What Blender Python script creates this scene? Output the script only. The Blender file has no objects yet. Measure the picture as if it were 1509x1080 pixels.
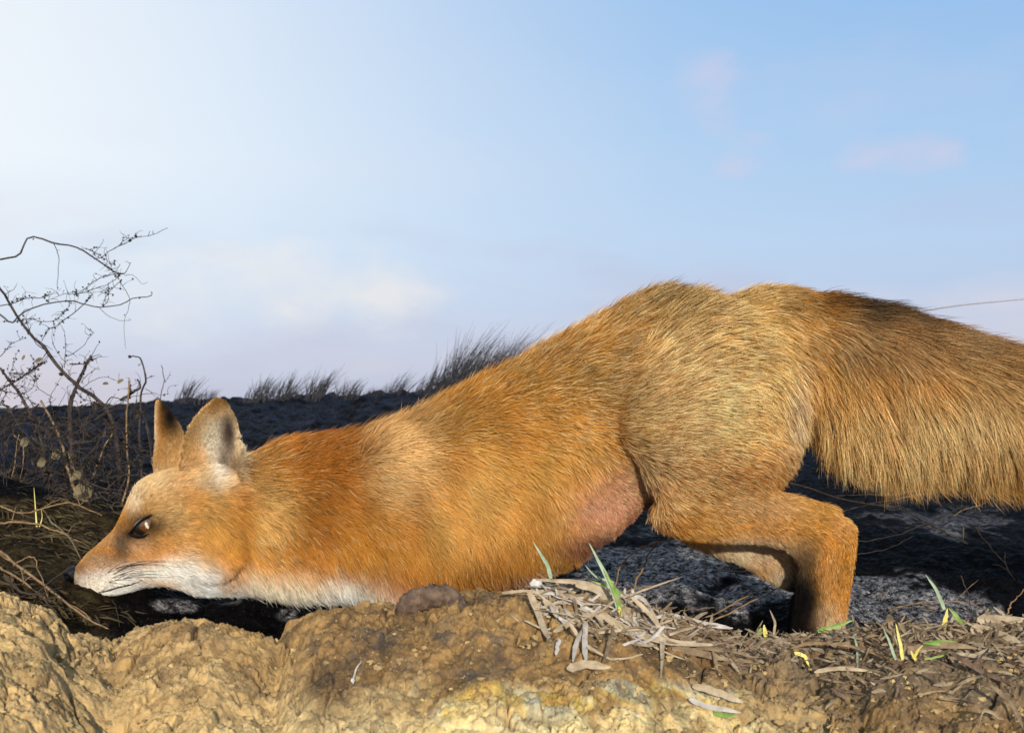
import bpy, math, random
import numpy as np
from mathutils import Vector, kdtree
from mathutils.bvhtree import BVHTree

random.seed(7)
rng = np.random.default_rng(11)
S = bpy.context.scene
COL = S.collection

# ------------------------------------------------------------------ camera
W0, H0, F = 1509.0, 1080.0, 1618.0
CAMZ = 0.30
PITCH = math.atan(60 / F)
FWD = np.array([0, math.cos(PITCH), math.sin(PITCH)])
UP = np.array([0, -math.sin(PITCH), math.cos(PITCH)])
RT = np.array([1.0, 0, 0])
CAM = np.array([0, 0, CAMZ])
cd = bpy.data.cameras.new('camera'); cam = bpy.data.objects.new('camera', cd); COL.objects.link(cam)
cam.location = CAM; cam.rotation_euler = (math.pi / 2 + PITCH, 0, 0)
cd.sensor_width = 36; cd.lens = F / W0 * 36
cd.clip_start = 0.02; cd.clip_end = 3000
cd.dof.use_dof = True; cd.dof.focus_distance = 1.12; cd.dof.aperture_fstop = 17
S.camera = cam

# ------------------------------------------------------------------ sun, sky, exposure
SUN_EL, SUN_AZ = math.radians(17), math.radians(7)      # stands in for the camera flash: behind the camera, a little right
sd = bpy.data.lights.new('flash_sun', 'SUN'); so = bpy.data.objects.new('flash_sun', sd); COL.objects.link(so)
sd.energy = 5.0; sd.angle = math.radians(0.6); sd.color = (1.0, 0.96, 0.88)
sdir = Vector((math.sin(SUN_AZ) * math.cos(SUN_EL), -math.cos(SUN_AZ) * math.cos(SUN_EL), math.sin(SUN_EL)))
so.rotation_euler = sdir.to_track_quat('Z', 'Y').to_euler()
S.view_settings.view_transform = 'Standard'; S.view_settings.look = 'None'
S.view_settings.exposure = 0; S.view_settings.gamma = 1

w = bpy.data.worlds.new('World'); S.world = w; w.use_nodes = True
nt = w.node_tree; N = nt.nodes; L = nt.links; N.clear()
def nn(t, **k):
    n = N.new(t)
    for a, b in k.items(): setattr(n, a, b)
    return n
def mth(op, a, b=None, clamp=False):
    n = nn('ShaderNodeMath', operation=op, use_clamp=clamp)
    for i, v in enumerate((a, b)):
        if v is None: continue
        if isinstance(v, (int, float)): n.inputs[i].default_value = v
        else: L.new(v, n.inputs[i])
    return n.outputs[0]
def ramp(fac, stops, interp='LINEAR'):
    n = nn('ShaderNodeValToRGB'); cr = n.color_ramp; cr.interpolation = interp
    while len(cr.elements) < len(stops): cr.elements.new(0.5)
    for e, (p, c) in zip(cr.elements, stops):
        e.position = p; e.color = (*c, 1) if len(c) == 3 else c
    L.new(fac, n.inputs[0]); return n.outputs[0]
def mixc(fac, a, b, mode='MIX'):
    n = nn('ShaderNodeMix', data_type='RGBA', blend_type=mode)
    for i, v in ((0, fac), (6, a), (7, b)):
        if isinstance(v, (int, float)): n.inputs[i].default_value = v
        elif isinstance(v, tuple): n.inputs[i].default_value = (*v, 1)
        else: L.new(v, n.inputs[i])
    return n.outputs[2]
tc = nn('ShaderNodeTexCoord'); sep = nn('ShaderNodeSeparateXYZ'); L.new(tc.outputs['Generated'], sep.inputs[0])
dx, dy, dz = sep.outputs
el = mth('MULTIPLY', dz, 2.6, True)                 # 0 at the horizon, 0.9 at the top of the frame
base = ramp(el, [(0, (.47, .49, .66)), (.12, (.50, .55, .75)), (.38, (.47, .63, .86)), (.62, (.385, .59, .87)), (1, (.26, .50, .85))])
glow = ramp(mth('ADD', mth('MULTIPLY', dx, -1.1), 0.5, True), [(0.05, (0, 0, 0)), (.35, (.10, .10, .10)), (.55, (.34, .34, .34)), (.75, (.66, .66, .66)), (.98, (1, 1, 1))], 'B_SPLINE')
glowh = ramp(el, [(0, (.15, .15, .15)), (.25, (.55, .55, .55)), (.55, (1, 1, 1))])
gf = mth('MULTIPLY', glow, glowh)
sky = mixc(gf, base, (.93, .97, 1.0))
def cloud(scale, lo, hi, seed):
    m = nn('ShaderNodeMapping'); m.inputs['Location'].default_value = seed
    m.inputs['Scale'].default_value = (scale, scale, scale * 3.2); L.new(tc.outputs['Generated'], m.inputs[0])
    n = nn('ShaderNodeTexNoise'); n.inputs['Scale'].default_value = 1; n.inputs['Detail'].default_value = 5; n.inputs['Roughness'].default_value = .5
    L.new(m.outputs[0], n.inputs[0])
    return ramp(n.outputs[0], [(lo, (0, 0, 0)), (hi, (1, 1, 1))], 'EASE')
low = ramp(el, [(0, (1, 1, 1)), (.3, (.8, .8, .8)), (.5, (.12, .12, .12)), (1, (.05, .05, .05))])
c1 = mth('MULTIPLY', cloud(3.1, .46, .70, (3.1, .4, 1.7)), mth('MULTIPLY', low, .75))
sky = mixc(c1, sky, (.80, .72, .74))
c2 = mth('MULTIPLY', cloud(4.2, .50, .72, (7.3, 2.2, .3)), mth('MULTIPLY', low, .5))
sky = mixc(c2, sky, (.52, .52, .68))
def puff(x, z, rx, rz, amt, colr):
    global sky
    a = mth('POWER', mth('MULTIPLY', mth('SUBTRACT', dx, x), 1 / rx), 2)
    b = mth('POWER', mth('MULTIPLY', mth('SUBTRACT', dz, z), 1 / rz), 2)
    m = nn('ShaderNodeMapping'); m.inputs['Scale'].default_value = (11, 11, 20); L.new(tc.outputs['Generated'], m.inputs[0])
    n = nn('ShaderNodeTexNoise'); n.inputs['Scale'].default_value = 1.3; n.inputs['Detail'].default_value = 6; L.new(m.outputs[0], n.inputs[0])
    g = mth('SUBTRACT', mth('SUBTRACT', 1.25, mth('MULTIPLY', mth('SUBTRACT', n.outputs[0], .3), 2.6)), mth('ADD', a, b), True)
    sky = mixc(mth('MULTIPLY', mth('POWER', g, 1.4), mth('MULTIPLY', amt, mth('GREATER_THAN', dy, 0))), sky, colr)
puff(.205, .222, .045, .026, .80, (.74, .63, .74))
puff(.178, .262, .030, .055, .40, (.66, .63, .78))
puff(.325, .212, .060, .028, .62, (.74, .64, .76))
puff(.29, .27, .16, .05, .16, (.66, .64, .80))
puff(.165, .275, .035, .045, .22, (.66, .66, .84))
puff(-.20, .105, .20, .055, .55, (.93, .86, .80))
nish = nn('ShaderNodeTexSky', sky_type='NISHITA'); nish.sun_disc = False; nish.sun_elevation = SUN_EL; nish.sun_rotation = math.pi - SUN_AZ
bg1 = nn('ShaderNodeBackground'); L.new(sky, bg1.inputs[0]); bg1.inputs[1].default_value = 0.93
bg2 = nn('ShaderNodeBackground'); L.new(nish.outputs[0], bg2.inputs[0]); bg2.inputs[1].default_value = 0.01
ad = nn('ShaderNodeAddShader'); L.new(bg1.outputs[0], ad.inputs[0]); L.new(bg2.outputs[0], ad.inputs[1])
ow = nn('ShaderNodeOutputWorld'); L.new(ad.outputs[0], ow.inputs[0])

# ------------------------------------------------------------------ helpers
def P(px, py, Y):
    """world point seen at pixel (px,py) of the 1509x1080 frame at distance Y"""
    d = FWD + (px - W0 / 2) / F * RT + (H0 / 2 - py) / F * UP
    return CAM + d * (Y / d[1])
def proj(p):
    q = np.asarray(p) - CAM
    f = q @ FWD; f = np.maximum(f, 1e-3)
    return W0 / 2 + F * (q @ RT) / f, H0 / 2 - F * (q @ UP) / f
def catmull(pts, n):
    pts = np.asarray(pts, float); m = len(pts)
    t = np.linspace(0, m - 1, n); i = np.clip(t.astype(int), 0, m - 2); u = (t - i)[:, None]
    g = lambda k: pts[np.clip(k, 0, m - 1)]
    p0, p1, p2, p3 = g(i - 1), g(i), g(i + 1), g(i + 2)
    return .5 * ((2 * p1) + (-p0 + p2) * u + (2 * p0 - 5 * p1 + 4 * p2 - p3) * u ** 2 + (-p0 + 3 * p1 - 3 * p2 + p3) * u ** 3)
def smooth(a, b, x):
    t = np.clip((x - a) / (b - a), 0, 1); return t * t * (3 - 2 * t)
def _h(ix, iy, s):
    n = (ix.astype(np.int64) * 374761393 + iy.astype(np.int64) * 668265263 + s * 2147483647) & 0xffffffff
    n = ((n ^ (n >> 13)) * 1274126177) & 0xffffffff
    n = ((n ^ (n >> 15)) * 2246822519) & 0xffffffff
    return (n ^ (n >> 16)) / 4294967295.0
def perlin(x, y, s=0):
    ix = np.floor(x); iy = np.floor(y); fx = x - ix; fy = y - iy
    u = fx * fx * fx * (fx * (fx * 6 - 15) + 10); v = fy * fy * fy * (fy * (fy * 6 - 15) + 10)
    def g(ox, oy):
        a = _h(ix + ox, iy + oy, s) * 2 * math.pi
        return np.cos(a) * (fx - ox) + np.sin(a) * (fy - oy)
    a = g(0, 0) * (1 - u) + g(1, 0) * u; b = g(0, 1) * (1 - u) + g(1, 1) * u
    return (a * (1 - v) + b * v) * 1.5
def fbm(x, y, o=5, s=0, g=.5):
    r = 0; a = 1; t = 0
    for k in range(o):
        r = r + a * perlin(x * 2 ** k + 17.3 * k, y * 2 ** k - 9.1 * k, s + k); t += a; a *= g
    return r / t
def worley(x, y, s=0):
    ix = np.floor(x); iy = np.floor(y); f1 = np.full(x.shape, 9.); f2 = f1.copy()
    for ox in (-1, 0, 1):
        for oy in (-1, 0, 1):
            cx = ix + ox; cy = iy + oy
            d = np.hypot(cx + _h(cx, cy, s + 5) - x, cy + _h(cx, cy, s + 9) - y)
            f2 = np.minimum(f2, np.maximum(f1, d)); f1 = np.minimum(f1, d)
    return f1, f2

def cells(x, y, s=0):
    ix = np.floor(x); iy = np.floor(y); f1 = np.full(x.shape, 9.); f2 = f1.copy(); cid = np.zeros(x.shape); sx = cid.copy(); sy = cid.copy()
    for ox in (-1, 0, 1):
        for oy in (-1, 0, 1):
            cx = ix + ox; cy = iy + oy; ax = cx + _h(cx, cy, s + 5) - x; ay = cy + _h(cx, cy, s + 9) - y; d = np.hypot(ax, ay)
            nw = d < f1; f2 = np.minimum(f2, np.maximum(f1, d)); cid = np.where(nw, _h(cx, cy, s + 13), cid); sx = np.where(nw, ax, sx); sy = np.where(nw, ay, sy); f1 = np.minimum(f1, d)
    return f1, f2, cid, sx * (_h(np.floor(cid * 9999), ix * 0, s + 1) - .5) + sy * (_h(np.floor(cid * 9999), ix * 0, s + 2) - .5)
def link(name, data, parent=None):
    o = bpy.data.objects.new(name, data); COL.objects.link(o)
    if parent is not None: o.parent = parent
    return o
def tag(o, label=None, cat=None, group=None, kind=None):
    if label: o['label'] = label
    if cat: o['category'] = cat
    if group: o['group'] = group
    if kind: o['kind'] = kind
    return o
def thing(name, loc, label, cat, group=None):
    e = link(name, None); e.location = loc; e.empty_display_size = .02
    return tag(e, label, cat, group)
class MB:
    """collects verts / faces in world space; build() links them as one mesh"""
    def __init__(s): s.v = []; s.f = []; s.n = 0; s.flat = False
    def add(s, v, f):
        s.v.append(np.asarray(v, float)); s.f += [tuple(i + s.n for i in q) for q in f]; s.n += len(v)
    def tube(s, pts, rad, sides=6, wob=0):
        pts = np.asarray(pts, float); n = len(pts); rad = np.broadcast_to(rad, (n,))
        t = np.gradient(pts, axis=0); t /= np.linalg.norm(t, axis=1)[:, None] + 1e-12
        a = np.array([0, 1., 0]) if abs(t[0][1]) < .8 else np.array([1., 0, 0])
        V = []
        for i in range(n):
            u = a - t[i] * (a @ t[i]); u /= np.linalg.norm(u); a = u; v = np.cross(t[i], u)
            for k in range(sides):
                an = 2 * math.pi * k / sides
                r = rad[i] * (1 + wob * (random.random() - .5))
                V.append(pts[i] + r * (u * math.cos(an) + v * math.sin(an)))
        Fc = [(i * sides + k, i * sides + (k + 1) % sides, (i + 1) * sides + (k + 1) % sides, (i + 1) * sides + k) for i in range(n - 1) for k in range(sides)]
        Fc += [tuple(range(sides))[::-1], tuple(range((n - 1) * sides, n * sides))]
        s.add(V, Fc)
    def blade(s, pts, wid, side=None, fold=.25, thick=.00012, twist=0):
        """leaf blade: a thin closed strip with a midrib fold"""
        pts = np.asarray(pts, float); n = len(pts); wid = np.broadcast_to(wid, (n,))
        t = np.gradient(pts, axis=0); t /= np.linalg.norm(t, axis=1)[:, None] + 1e-12
        side = np.array([1, .2, 0.]) if side is None else np.asarray(side, float)
        V = []
        for i in range(n):
            b = side - t[i] * (side @ t[i]); b /= np.linalg.norm(b) + 1e-9; nr = np.cross(t[i], b)
            h = wid[i] / 2
            if twist:
                ta = twist * (i / (n - 1) - .5); b, nr = b * math.cos(ta) + nr * math.sin(ta), nr * math.cos(ta) - b * math.sin(ta)
            V += [pts[i] - b * h + nr * fold * h, pts[i] + nr * thick, pts[i] + b * h + nr * fold * h, pts[i] - nr * thick]
        Fc = [(i * 4 + k, i * 4 + (k + 1) % 4, (i + 1) * 4 + (k + 1) % 4, (i + 1) * 4 + k) for i in range(n - 1) for k in range(4)]
        Fc += [(3, 2, 1, 0), tuple((n - 1) * 4 + k for k in range(4))]
        s.add(V, Fc); s.flat = True
    def blob(s, c, r, nz=.25, seg=8, rings=5):
        c = np.asarray(c, float); r = np.broadcast_to(r, (3,)); V = [c + (0, 0, r[2])]
        for i in range(1, rings):
            ph = math.pi * i / rings
            for k in range(seg):
                th = 2 * math.pi * k / seg; q = 1 + nz * (random.random() - .5)
                V.append(c + q * r * np.array([math.sin(ph) * math.cos(th), math.sin(ph) * math.sin(th), math.cos(ph)]))
        V.append(c - (0, 0, r[2])); e = len(V) - 1
        Fc = [(0, 1 + k, 1 + (k + 1) % seg) for k in range(seg)]
        for i in range(rings - 2):
            a = 1 + i * seg; b = a + seg
            Fc += [(a + k, b + k, b + (k + 1) % seg, a + (k + 1) % seg) for k in range(seg)]
        a = 1 + (rings - 2) * seg
        Fc += [(a + k, e, a + (k + 1) % seg) for k in range(seg)]
        s.add(V, Fc)
    def build(s, name, m, parent=None, smooth_=True):
        V = np.concatenate(s.v)
        if parent is not None: V = V - np.array(parent.matrix_basis.translation) if parent.type == 'EMPTY' else V
        if parent is None: V = V.copy(); o_ = V.mean(0); o_[2] = V[:, 2].min(); V -= o_
        me = bpy.data.meshes.new(name); me.from_pydata(V.tolist(), [], s.f); me.materials.append(m)
        if smooth_ and not s.flat: me.polygons.foreach_set('use_smooth', [True] * len(me.polygons))
        me.update(); o = link(name, me, parent)
        if parent is None: o.location = o_
        return o

# ------------------------------------------------------------------ materials
def mat(name, fn, rough=.8, spec=.3):
    global nt, N, L
    m = bpy.data.materials.new(name); m.use_nodes = True; nt = m.node_tree; N = nt.nodes; L = nt.links; N.clear()
    b = nn('ShaderNodeBsdfPrincipled'); b.inputs['Roughness'].default_value = rough; b.inputs['Specular IOR Level'].default_value = spec
    o = nn('ShaderNodeOutputMaterial'); L.new(b.outputs[0], o.inputs[0]); fn(b); return m
def noise(scale, detail=4, rough=.55, vec=None, dist=0):
    n = nn('ShaderNodeTexNoise'); n.inputs['Scale'].default_value = scale; n.inputs['Detail'].default_value = detail
    n.inputs['Roughness'].default_value = rough; n.inputs['Distortion'].default_value = dist
    if vec is None:
        t = nn('ShaderNodeTexCoord'); vec = t.outputs['Object']
    L.new(vec, n.inputs['Vector']); return n.outputs[0]
def attr(name, out='Color'):
    a = nn('ShaderNodeAttribute'); a.attribute_name = name; return a.outputs[out]
def bump(b, h, strength=.5, dist=.002):
    n = nn('ShaderNodeBump'); n.inputs['Strength'].default_value = strength; n.inputs['Distance'].default_value = dist
    L.new(h, n.inputs['Height']); L.new(n.outputs[0], b.inputs['Normal'])
def simple(name, ca, cb, scale=60, rough=.8, spec=.3, bs=.4, trans=0):
    def f(b):
        c = ramp(noise(scale, 5), [(.32, ca), (.68, cb)]); L.new(c, b.inputs['Base Color']); bump(b, noise(scale * 4, 3), bs, .001)
    return mat(name, f, rough, spec)

# ==================================================================  TERRAIN
# crest line of the near clay bank, in picture pixels (x, y, distance)
CREST = np.array([(-900, 850, .92), (-300, 850, .91), (0, 870, .91), (60, 890, .92), (105, 924, .93), (165, 935, .945), (205, 918, .95), (245, 908, .95), (310, 908, .95), (380, 928, .95), (408, 938, .95),
    (425, 912, .95), (470, 892, .95), (520, 886, .95), (590, 888, .95), (650, 872, .95), (700, 862, .95), (790, 866, .95), (880, 872, .94), (940, 885, .93), (1000, 908, .93), (1090, 932, .95), (1180, 938, .96),
    (1260, 926, .95), (1330, 914, .94), (1400, 922, .94), (1440, 910, .94), (1509, 908, .94), (1800, 905, .92), (2400, 900, .9)], float)
_cw = np.array([P(*c) for c in CREST])
CU, CY_, CZ = _cw[:, 0] / _cw[:, 1], _cw[:, 1], _cw[:, 2]
def crest(u):
    return np.interp(u, CU, CY_), np.interp(u, CU, CZ)
BUMPS = []   # (world x, y, radius x, radius y, height)
def bp(px, py, Y, rx, ry, h): q = P(px, py, Y); BUMPS.append((q[0], q[1], rx, ry, h))
bp(60, 960, .80, .08, .05, .010); bp(-60, 1000, .76, .09, .06, .008); bp(250, 1000, .80, .045, .02, -.006); bp(170, 985, .80, .03, .015, -.008)
bp(310, 940, .90, .06, .025, .008); bp(560, 985, .86, .05, .025, .010); bp(490, 1010, .80, .04, .02, .006); bp(420, 960, .9, .012, .03, -.010)
bp(860, 1000, .84, .06, .02, .006); bp(700, 930, .90, .06, .02, .008); bp(1200, 1000, .84, .10, .02, .005)
def bank_base(x, y):
    u = x / np.maximum(y, .05); cy, cz = crest(u)
    t = cy - y
    z = np.where(t >= 0, cz - (t * .28 + .9 * np.maximum(t - .25, 0) ** 2 * .35), cz - .16 * smooth(0, .10, -t))
    z = z - .006 * np.exp(-(t / .01) ** 2)
    for bx, by, rx, ry, h in BUMPS: z = z + h * np.exp(-((x - bx) / rx) ** 2 - ((y - by) / ry) ** 2)
    return z
def bank_z(x, y, fine=True):
    z = bank_base(x, y); u = x / np.maximum(y, .05)
    k = .35 + .65 * smooth(-.02, .03, crest(u)[0] - y)
    wx = x + .012 * fbm(x * 22, y * 22, 3, 40); wy = y + .012 * fbm(x * 22 + 50, y * 22, 3, 41)
    z = z + k * .008 * fbm(wx * 15, wy * 17, 3, 1)
    f1, f2 = worley(wx * 20, wy * 22, 3)
    z = z + k * .0035 * (smooth(0, .22, f2 - f1) - .6) - k * .010 * smooth(.055, 0, f2 - f1) * smooth(-.1, .25, fbm(x * 9 + 7, y * 9, 2, 8))
    if fine:
        z = z + .0060 * fbm(wx * 55, wy * 60, 4, 12, .6) + .0036 * np.abs(fbm(wx * 150, wy * 170, 4, 19, .6)) + .0016 * fbm(x * 420, y * 420, 2, 33)
        z = z - .005 * np.maximum(.16 - np.abs(fbm(wx * 26 + 3, wy * 30, 3, 36)), 0) * 6 * smooth(.0, .3, fbm(x * 13, y * 13, 2, 37))
        ca_ = .30 + .70 * smooth(-.25, .25, fbm(x * 8 + 5, y * 8, 3, 44))
        for sc_, am, cr_, sd_, msk in ((30, .0075, .0060, 61, .5 + .5 * ca_), (75, .0036, .0030, 66, ca_), (170, .0016, .0013, 71, ca_)):
            wb = 1.1 / sc_; qx = x + wb * .5 * fbm(x * sc_ * .8, y * sc_ * .8, 3, sd_ + 2); qy = y + wb * .5 * fbm(x * sc_ * .8 + 31, y * sc_ * .8, 3, sd_ + 3)
            a1, a2, ci, tl = cells(qx * sc_, qy * sc_, sd_)
            z = z + msk * k * (am * ((ci - .5) * smooth(0, .16, a2 - a1) + .9 * tl * smooth(0, .12, a2 - a1)) - cr_ * smooth(.10, 0, a2 - a1) * smooth(.35, .6, fbm(x * sc_ * .35, y * sc_ * .35, 2, sd_ + 8) + .5))
        g1, g2 = worley(x * 150, y * 150, 23); z = z + .0014 * (.5 - g1) * smooth(-.3, .5, fbm(x * 30, y * 30, 2, 30))
        h1, h2 = worley(x * 60 + 3, y * 60, 27); z = z + .004 * np.maximum(.38 - h1, 0) * smooth(.0, .4, fbm(x * 17 + 3, y * 17, 2, 31))
    return z

def field_base(x, y):
    u = x / np.maximum(y, .2)
    crestz = np.interp(u, [-.7, -.47, -.3, -.2, -.1, 0, .25, .6], [.25, .272, .325, .335, .365, .38, .36, .33])
    z0 = np.interp(u, [-.6, -.3, 0, .3, .5], [.095, .078, .05, .05, .05])
    z = z0 + (crestz - z0) * np.interp(y, [1.0, 1.5, 2.2, 3.2, 4.2, 5.0], [0, .13, .30, .60, .88, 1.0])
    z = np.where(y > 5, crestz - (crestz + .1) * smooth(5.0, 12, y), z)
    q = P(-60, 800, 1.50); z = z + .085 * np.exp(-((x - q[0]) / .26) ** 2 - ((y - q[1]) / .20) ** 2)
    q = P(-30, 850, 1.08); z = z + .045 * np.exp(-((x - q[0]) / .075) ** 2 - ((y - q[1]) / .10) ** 2)
    z = z - .25 * smooth(.99, .90, y)
    return z
def field_z(x, y):
    z = field_base(x, y)
    near = smooth(1.9, 1.2, y); mid = smooth(1.3, 2.4, y) * smooth(60, 8, y)
    f1, f2 = worley(x * 9 + .3 * fbm(x * 6, y * 6, 2, 60), y * 7, 51)
    z = z + near * (.030 * (.55 - f1) + .012 * fbm(x * 18, y * 16, 4, 52)) + near * .0050 * fbm(x * 80, y * 80, 4, 55, .6)
    z = z + mid * (.020 * fbm(x * 5.5, y * 2.6, 4, 70) + .034 * np.maximum(fbm(x * 13, y * 4.5, 3, 74), 0) + .010 * fbm(x * 30, y * 9, 3, 78))
    z = z + .25 * smooth(8, 30, y) * fbm(x * .06, y * .06, 3, 80)
    return z

def sheet(name, zf, us, ys, m, extra=None):
    U, Yg = np.meshgrid(us, ys); X = U * Yg; Z = zf(X, Yg)
    V = np.stack([X, Yg, Z], -1).reshape(-1, 3); nx, ny = len(us), len(ys)
    i = (np.arange(ny - 1)[:, None] * nx + np.arange(nx - 1)[None]).ravel()
    Fq = np.stack([i, i + 1, i + 1 + nx, i + nx], -1)
    me = bpy.data.meshes.new(name); me.vertices.add(len(V)); me.vertices.foreach_set('co', V.ravel())
    me.loops.add(Fq.size); me.loops.foreach_set('vertex_index', Fq.ravel().astype(np.int32))
    me.polygons.add(len(Fq)); me.polygons.foreach_set('loop_start', np.arange(0, Fq.size, 4, dtype=np.int32))
    me.polygons.foreach_set('use_smooth', np.ones(len(Fq), bool)); me.update(calc_edges=True); me.materials.append(m)
    if extra is not None:
        for k, arr in extra(X, Yg, Z).items():
            a = me.attributes.new(k, 'FLOAT', 'POINT'); a.data.foreach_set('value', arr.ravel().astype(np.float32))
    return link(name, me)

def clay(b):
    gx = nn('ShaderNodeTexCoord').outputs['Object']
    c = ramp(noise(16, 6, .6, gx), [(.28, (.10, .062, .026)), (.45, (.25, .137, .044)), (.58, (.38, .218, .070)), (.74, (.49, .315, .135))])
    g = ramp(noise(34, 5, .6, gx), [(.50, (0, 0, 0)), (.68, (1, 1, 1))])
    c = mixc(mth('MULTIPLY', g, .8), c, (.10, .075, .055))
    c = mixc(mth('MULTIPLY', attr('pale', 'Fac'), .75), c, (.66, .43, .175))  # paler clay at left, with the flash's falloff painted into it
    c = mixc(mth('MULTIPLY', attr('mulch', 'Fac'), .8), c, mixc(noise(90, 4, .6, gx), (.10, .07, .04), (.20, .15, .09)))
    st = mth('MULTIPLY', attr('stain', 'Fac'), 1.0)
    sc = ramp(noise(22, 5, .6, gx, .6), [(.30, (.26, .25, .20)), (.42, (.54, .47, .27)), (.49, (.52, .34, .06)), (.56, (.40, .18, .04)), (.64, (.62, .50, .22)), (.78, (.26, .20, .035))])
    c = mixc(st, c, sc)
    c = mixc(mth('MULTIPLY', attr('glow', 'Fac'), .75), c, (.92, .70, .34))  # yellowish-white wash paints the overexposed flash light on the nearest soil
    spk = ramp(noise(420, 2, .6, gx), [(.62, (0, 0, 0)), (.72, (1, 1, 1))])
    c = mixc(1.0, mixc(mth('MULTIPLY', spk, .45), c, (.60, .48, .28)), ramp(noise(130, 6, .75, gx), [(.30, (.50, .46, .42)), (.5, (.9, .9, .9)), (.70, (1.25, 1.22, 1.15))]), 'MULTIPLY')
    dk = ramp(noise(260, 3, .7, gx), [(.26, (1, 1, 1)), (.38, (0, 0, 0))])
    c = mixc(mth('MULTIPLY', dk, .55), c, (.07, .045, .025))
    c = mixc(1.0, c, ramp(attr('cell', 'Fac'), [(0, (.58, .54, .50)), (.5, (.98, .98, .98)), (1, (1.22, 1.20, 1.14))]), 'MULTIPLY')
    L.new(mixc(mth('MULTIPLY', attr('crack', 'Fac'), .85), c, (.05, .03, .015)), b.inputs['Base Color'])
    r = ramp(noise(300, 2, .6, gx), [(.35, (.35, .35, .35)), (.55, (.85, .85, .85))]); L.new(r, b.inputs['Roughness'])
    bump(b, noise(430, 6, .75, gx), .9, .0022)
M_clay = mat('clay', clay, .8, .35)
def bank_extra(X, Y, Z):
    px, py = proj(np.stack([X, Y, Z], -1).reshape(-1, 3)); px = px.reshape(X.shape); py = py.reshape(X.shape)
    n = fbm(X * 14, Y * 14, 4, 90)
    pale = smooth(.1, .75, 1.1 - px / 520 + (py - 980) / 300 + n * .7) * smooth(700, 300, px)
    mul = smooth(.30, .65, (px - 900) / 420 + n * .5) * smooth(1120, 960, py + 120 * n)
    st = smooth(.35, .75, (py - 960) / 90 * np.exp(-((px - 850) / 270) ** 4) + n * .5)
    wx = X + .012 * fbm(X * 22, Y * 22, 3, 40); wy = Y + .012 * fbm(X * 22 + 50, Y * 22, 3, 41)
    f1, f2 = worley(wx * 20, wy * 22, 3)
    cr = smooth(.04, .01, f2 - f1) * smooth(-.05, .25, fbm(X * 9 + 7, Y * 9, 2, 8))
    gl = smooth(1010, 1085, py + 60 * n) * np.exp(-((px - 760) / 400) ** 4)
    cv = np.full(X.shape, .5); crk = cr.copy()
    for sc_, am, sd_ in ((30, .5, 61), (75, .6, 66), (170, .5, 71)):
        wb = 1.1 / sc_; qx = X + wb * .5 * fbm(X * sc_ * .8, Y * sc_ * .8, 3, sd_ + 2); qy = Y + wb * .5 * fbm(X * sc_ * .8 + 31, Y * sc_ * .8, 3, sd_ + 3)
        a1, a2, ci, tl = cells(qx * sc_, qy * sc_, sd_); cv = cv + am * (ci - .5)
        if sc_ < 100: crk = np.maximum(crk, .8 * smooth(.07, .01, a2 - a1) * smooth(.45, .7, fbm(X * sc_ * .35, Y * sc_ * .35, 2, sd_ + 8) + .5))
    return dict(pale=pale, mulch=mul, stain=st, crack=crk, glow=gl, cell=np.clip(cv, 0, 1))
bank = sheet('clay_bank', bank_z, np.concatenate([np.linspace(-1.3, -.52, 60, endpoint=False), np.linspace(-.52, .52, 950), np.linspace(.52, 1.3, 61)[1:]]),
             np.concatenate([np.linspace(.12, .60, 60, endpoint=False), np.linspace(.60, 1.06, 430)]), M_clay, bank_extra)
tag(bank, kind='structure')

def peat(b):
    gx = nn('ShaderNodeTexCoord').outputs['Object']
    c = ramp(noise(40, 5, .6, gx), [(.35, (.0010, .0009, .0010)), (.65, (.0045, .0036, .0036))])
    fr = mth('MULTIPLY', attr('frost', 'Fac'), ramp(noise(120, 6, .8, gx), [(.43, (.015, .015, .015)), (.51, (.30, .30, .30)), (.63, (1, 1, 1))]))
    c = mixc(mth('MULTIPLY', fr, .8), c, (.40, .37, .36))
    c = mixc(attr('mat', 'Fac'), c, ramp(noise(70, 5, .7, gx, 1.0), [(.35, (.004, .003, .002)), (.52, (.025, .016, .007)), (.70, (.05, .038, .014))]))
    c = mixc(mth('MULTIPLY', attr('far', 'Fac'), ramp(noise(18, 4, .6, gx), [(.4, (0, 0, 0)), (.7, (1, 1, 1))])), c, (.016, .021, .036))  # bluish mottling paints the sky's sheen on the distant wet ground
    spk = ramp(noise(520, 1, .5, gx), [(.70, (0, 0, 0)), (.76, (1, 1, 1))])  # white dots: frost crystals, their sparkle painted as colour
    c = mixc(mth('MULTIPLY', spk, mth('ADD', mth('MULTIPLY', attr('frost', 'Fac'), .8), .06)), c, (.8, .8, .82))
    L.new(c, b.inputs['Base Color'])
    r = ramp(noise(110, 3, .6, gx), [(.35, (.45, .45, .45)), (.65, (.9, .9, .9))]); L.new(r, b.inputs['Roughness'])
    bump(b, noise(170, 5, .7, gx), .6, .004)
M_peat = mat('wet_peat', peat, .8, .015)
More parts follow.
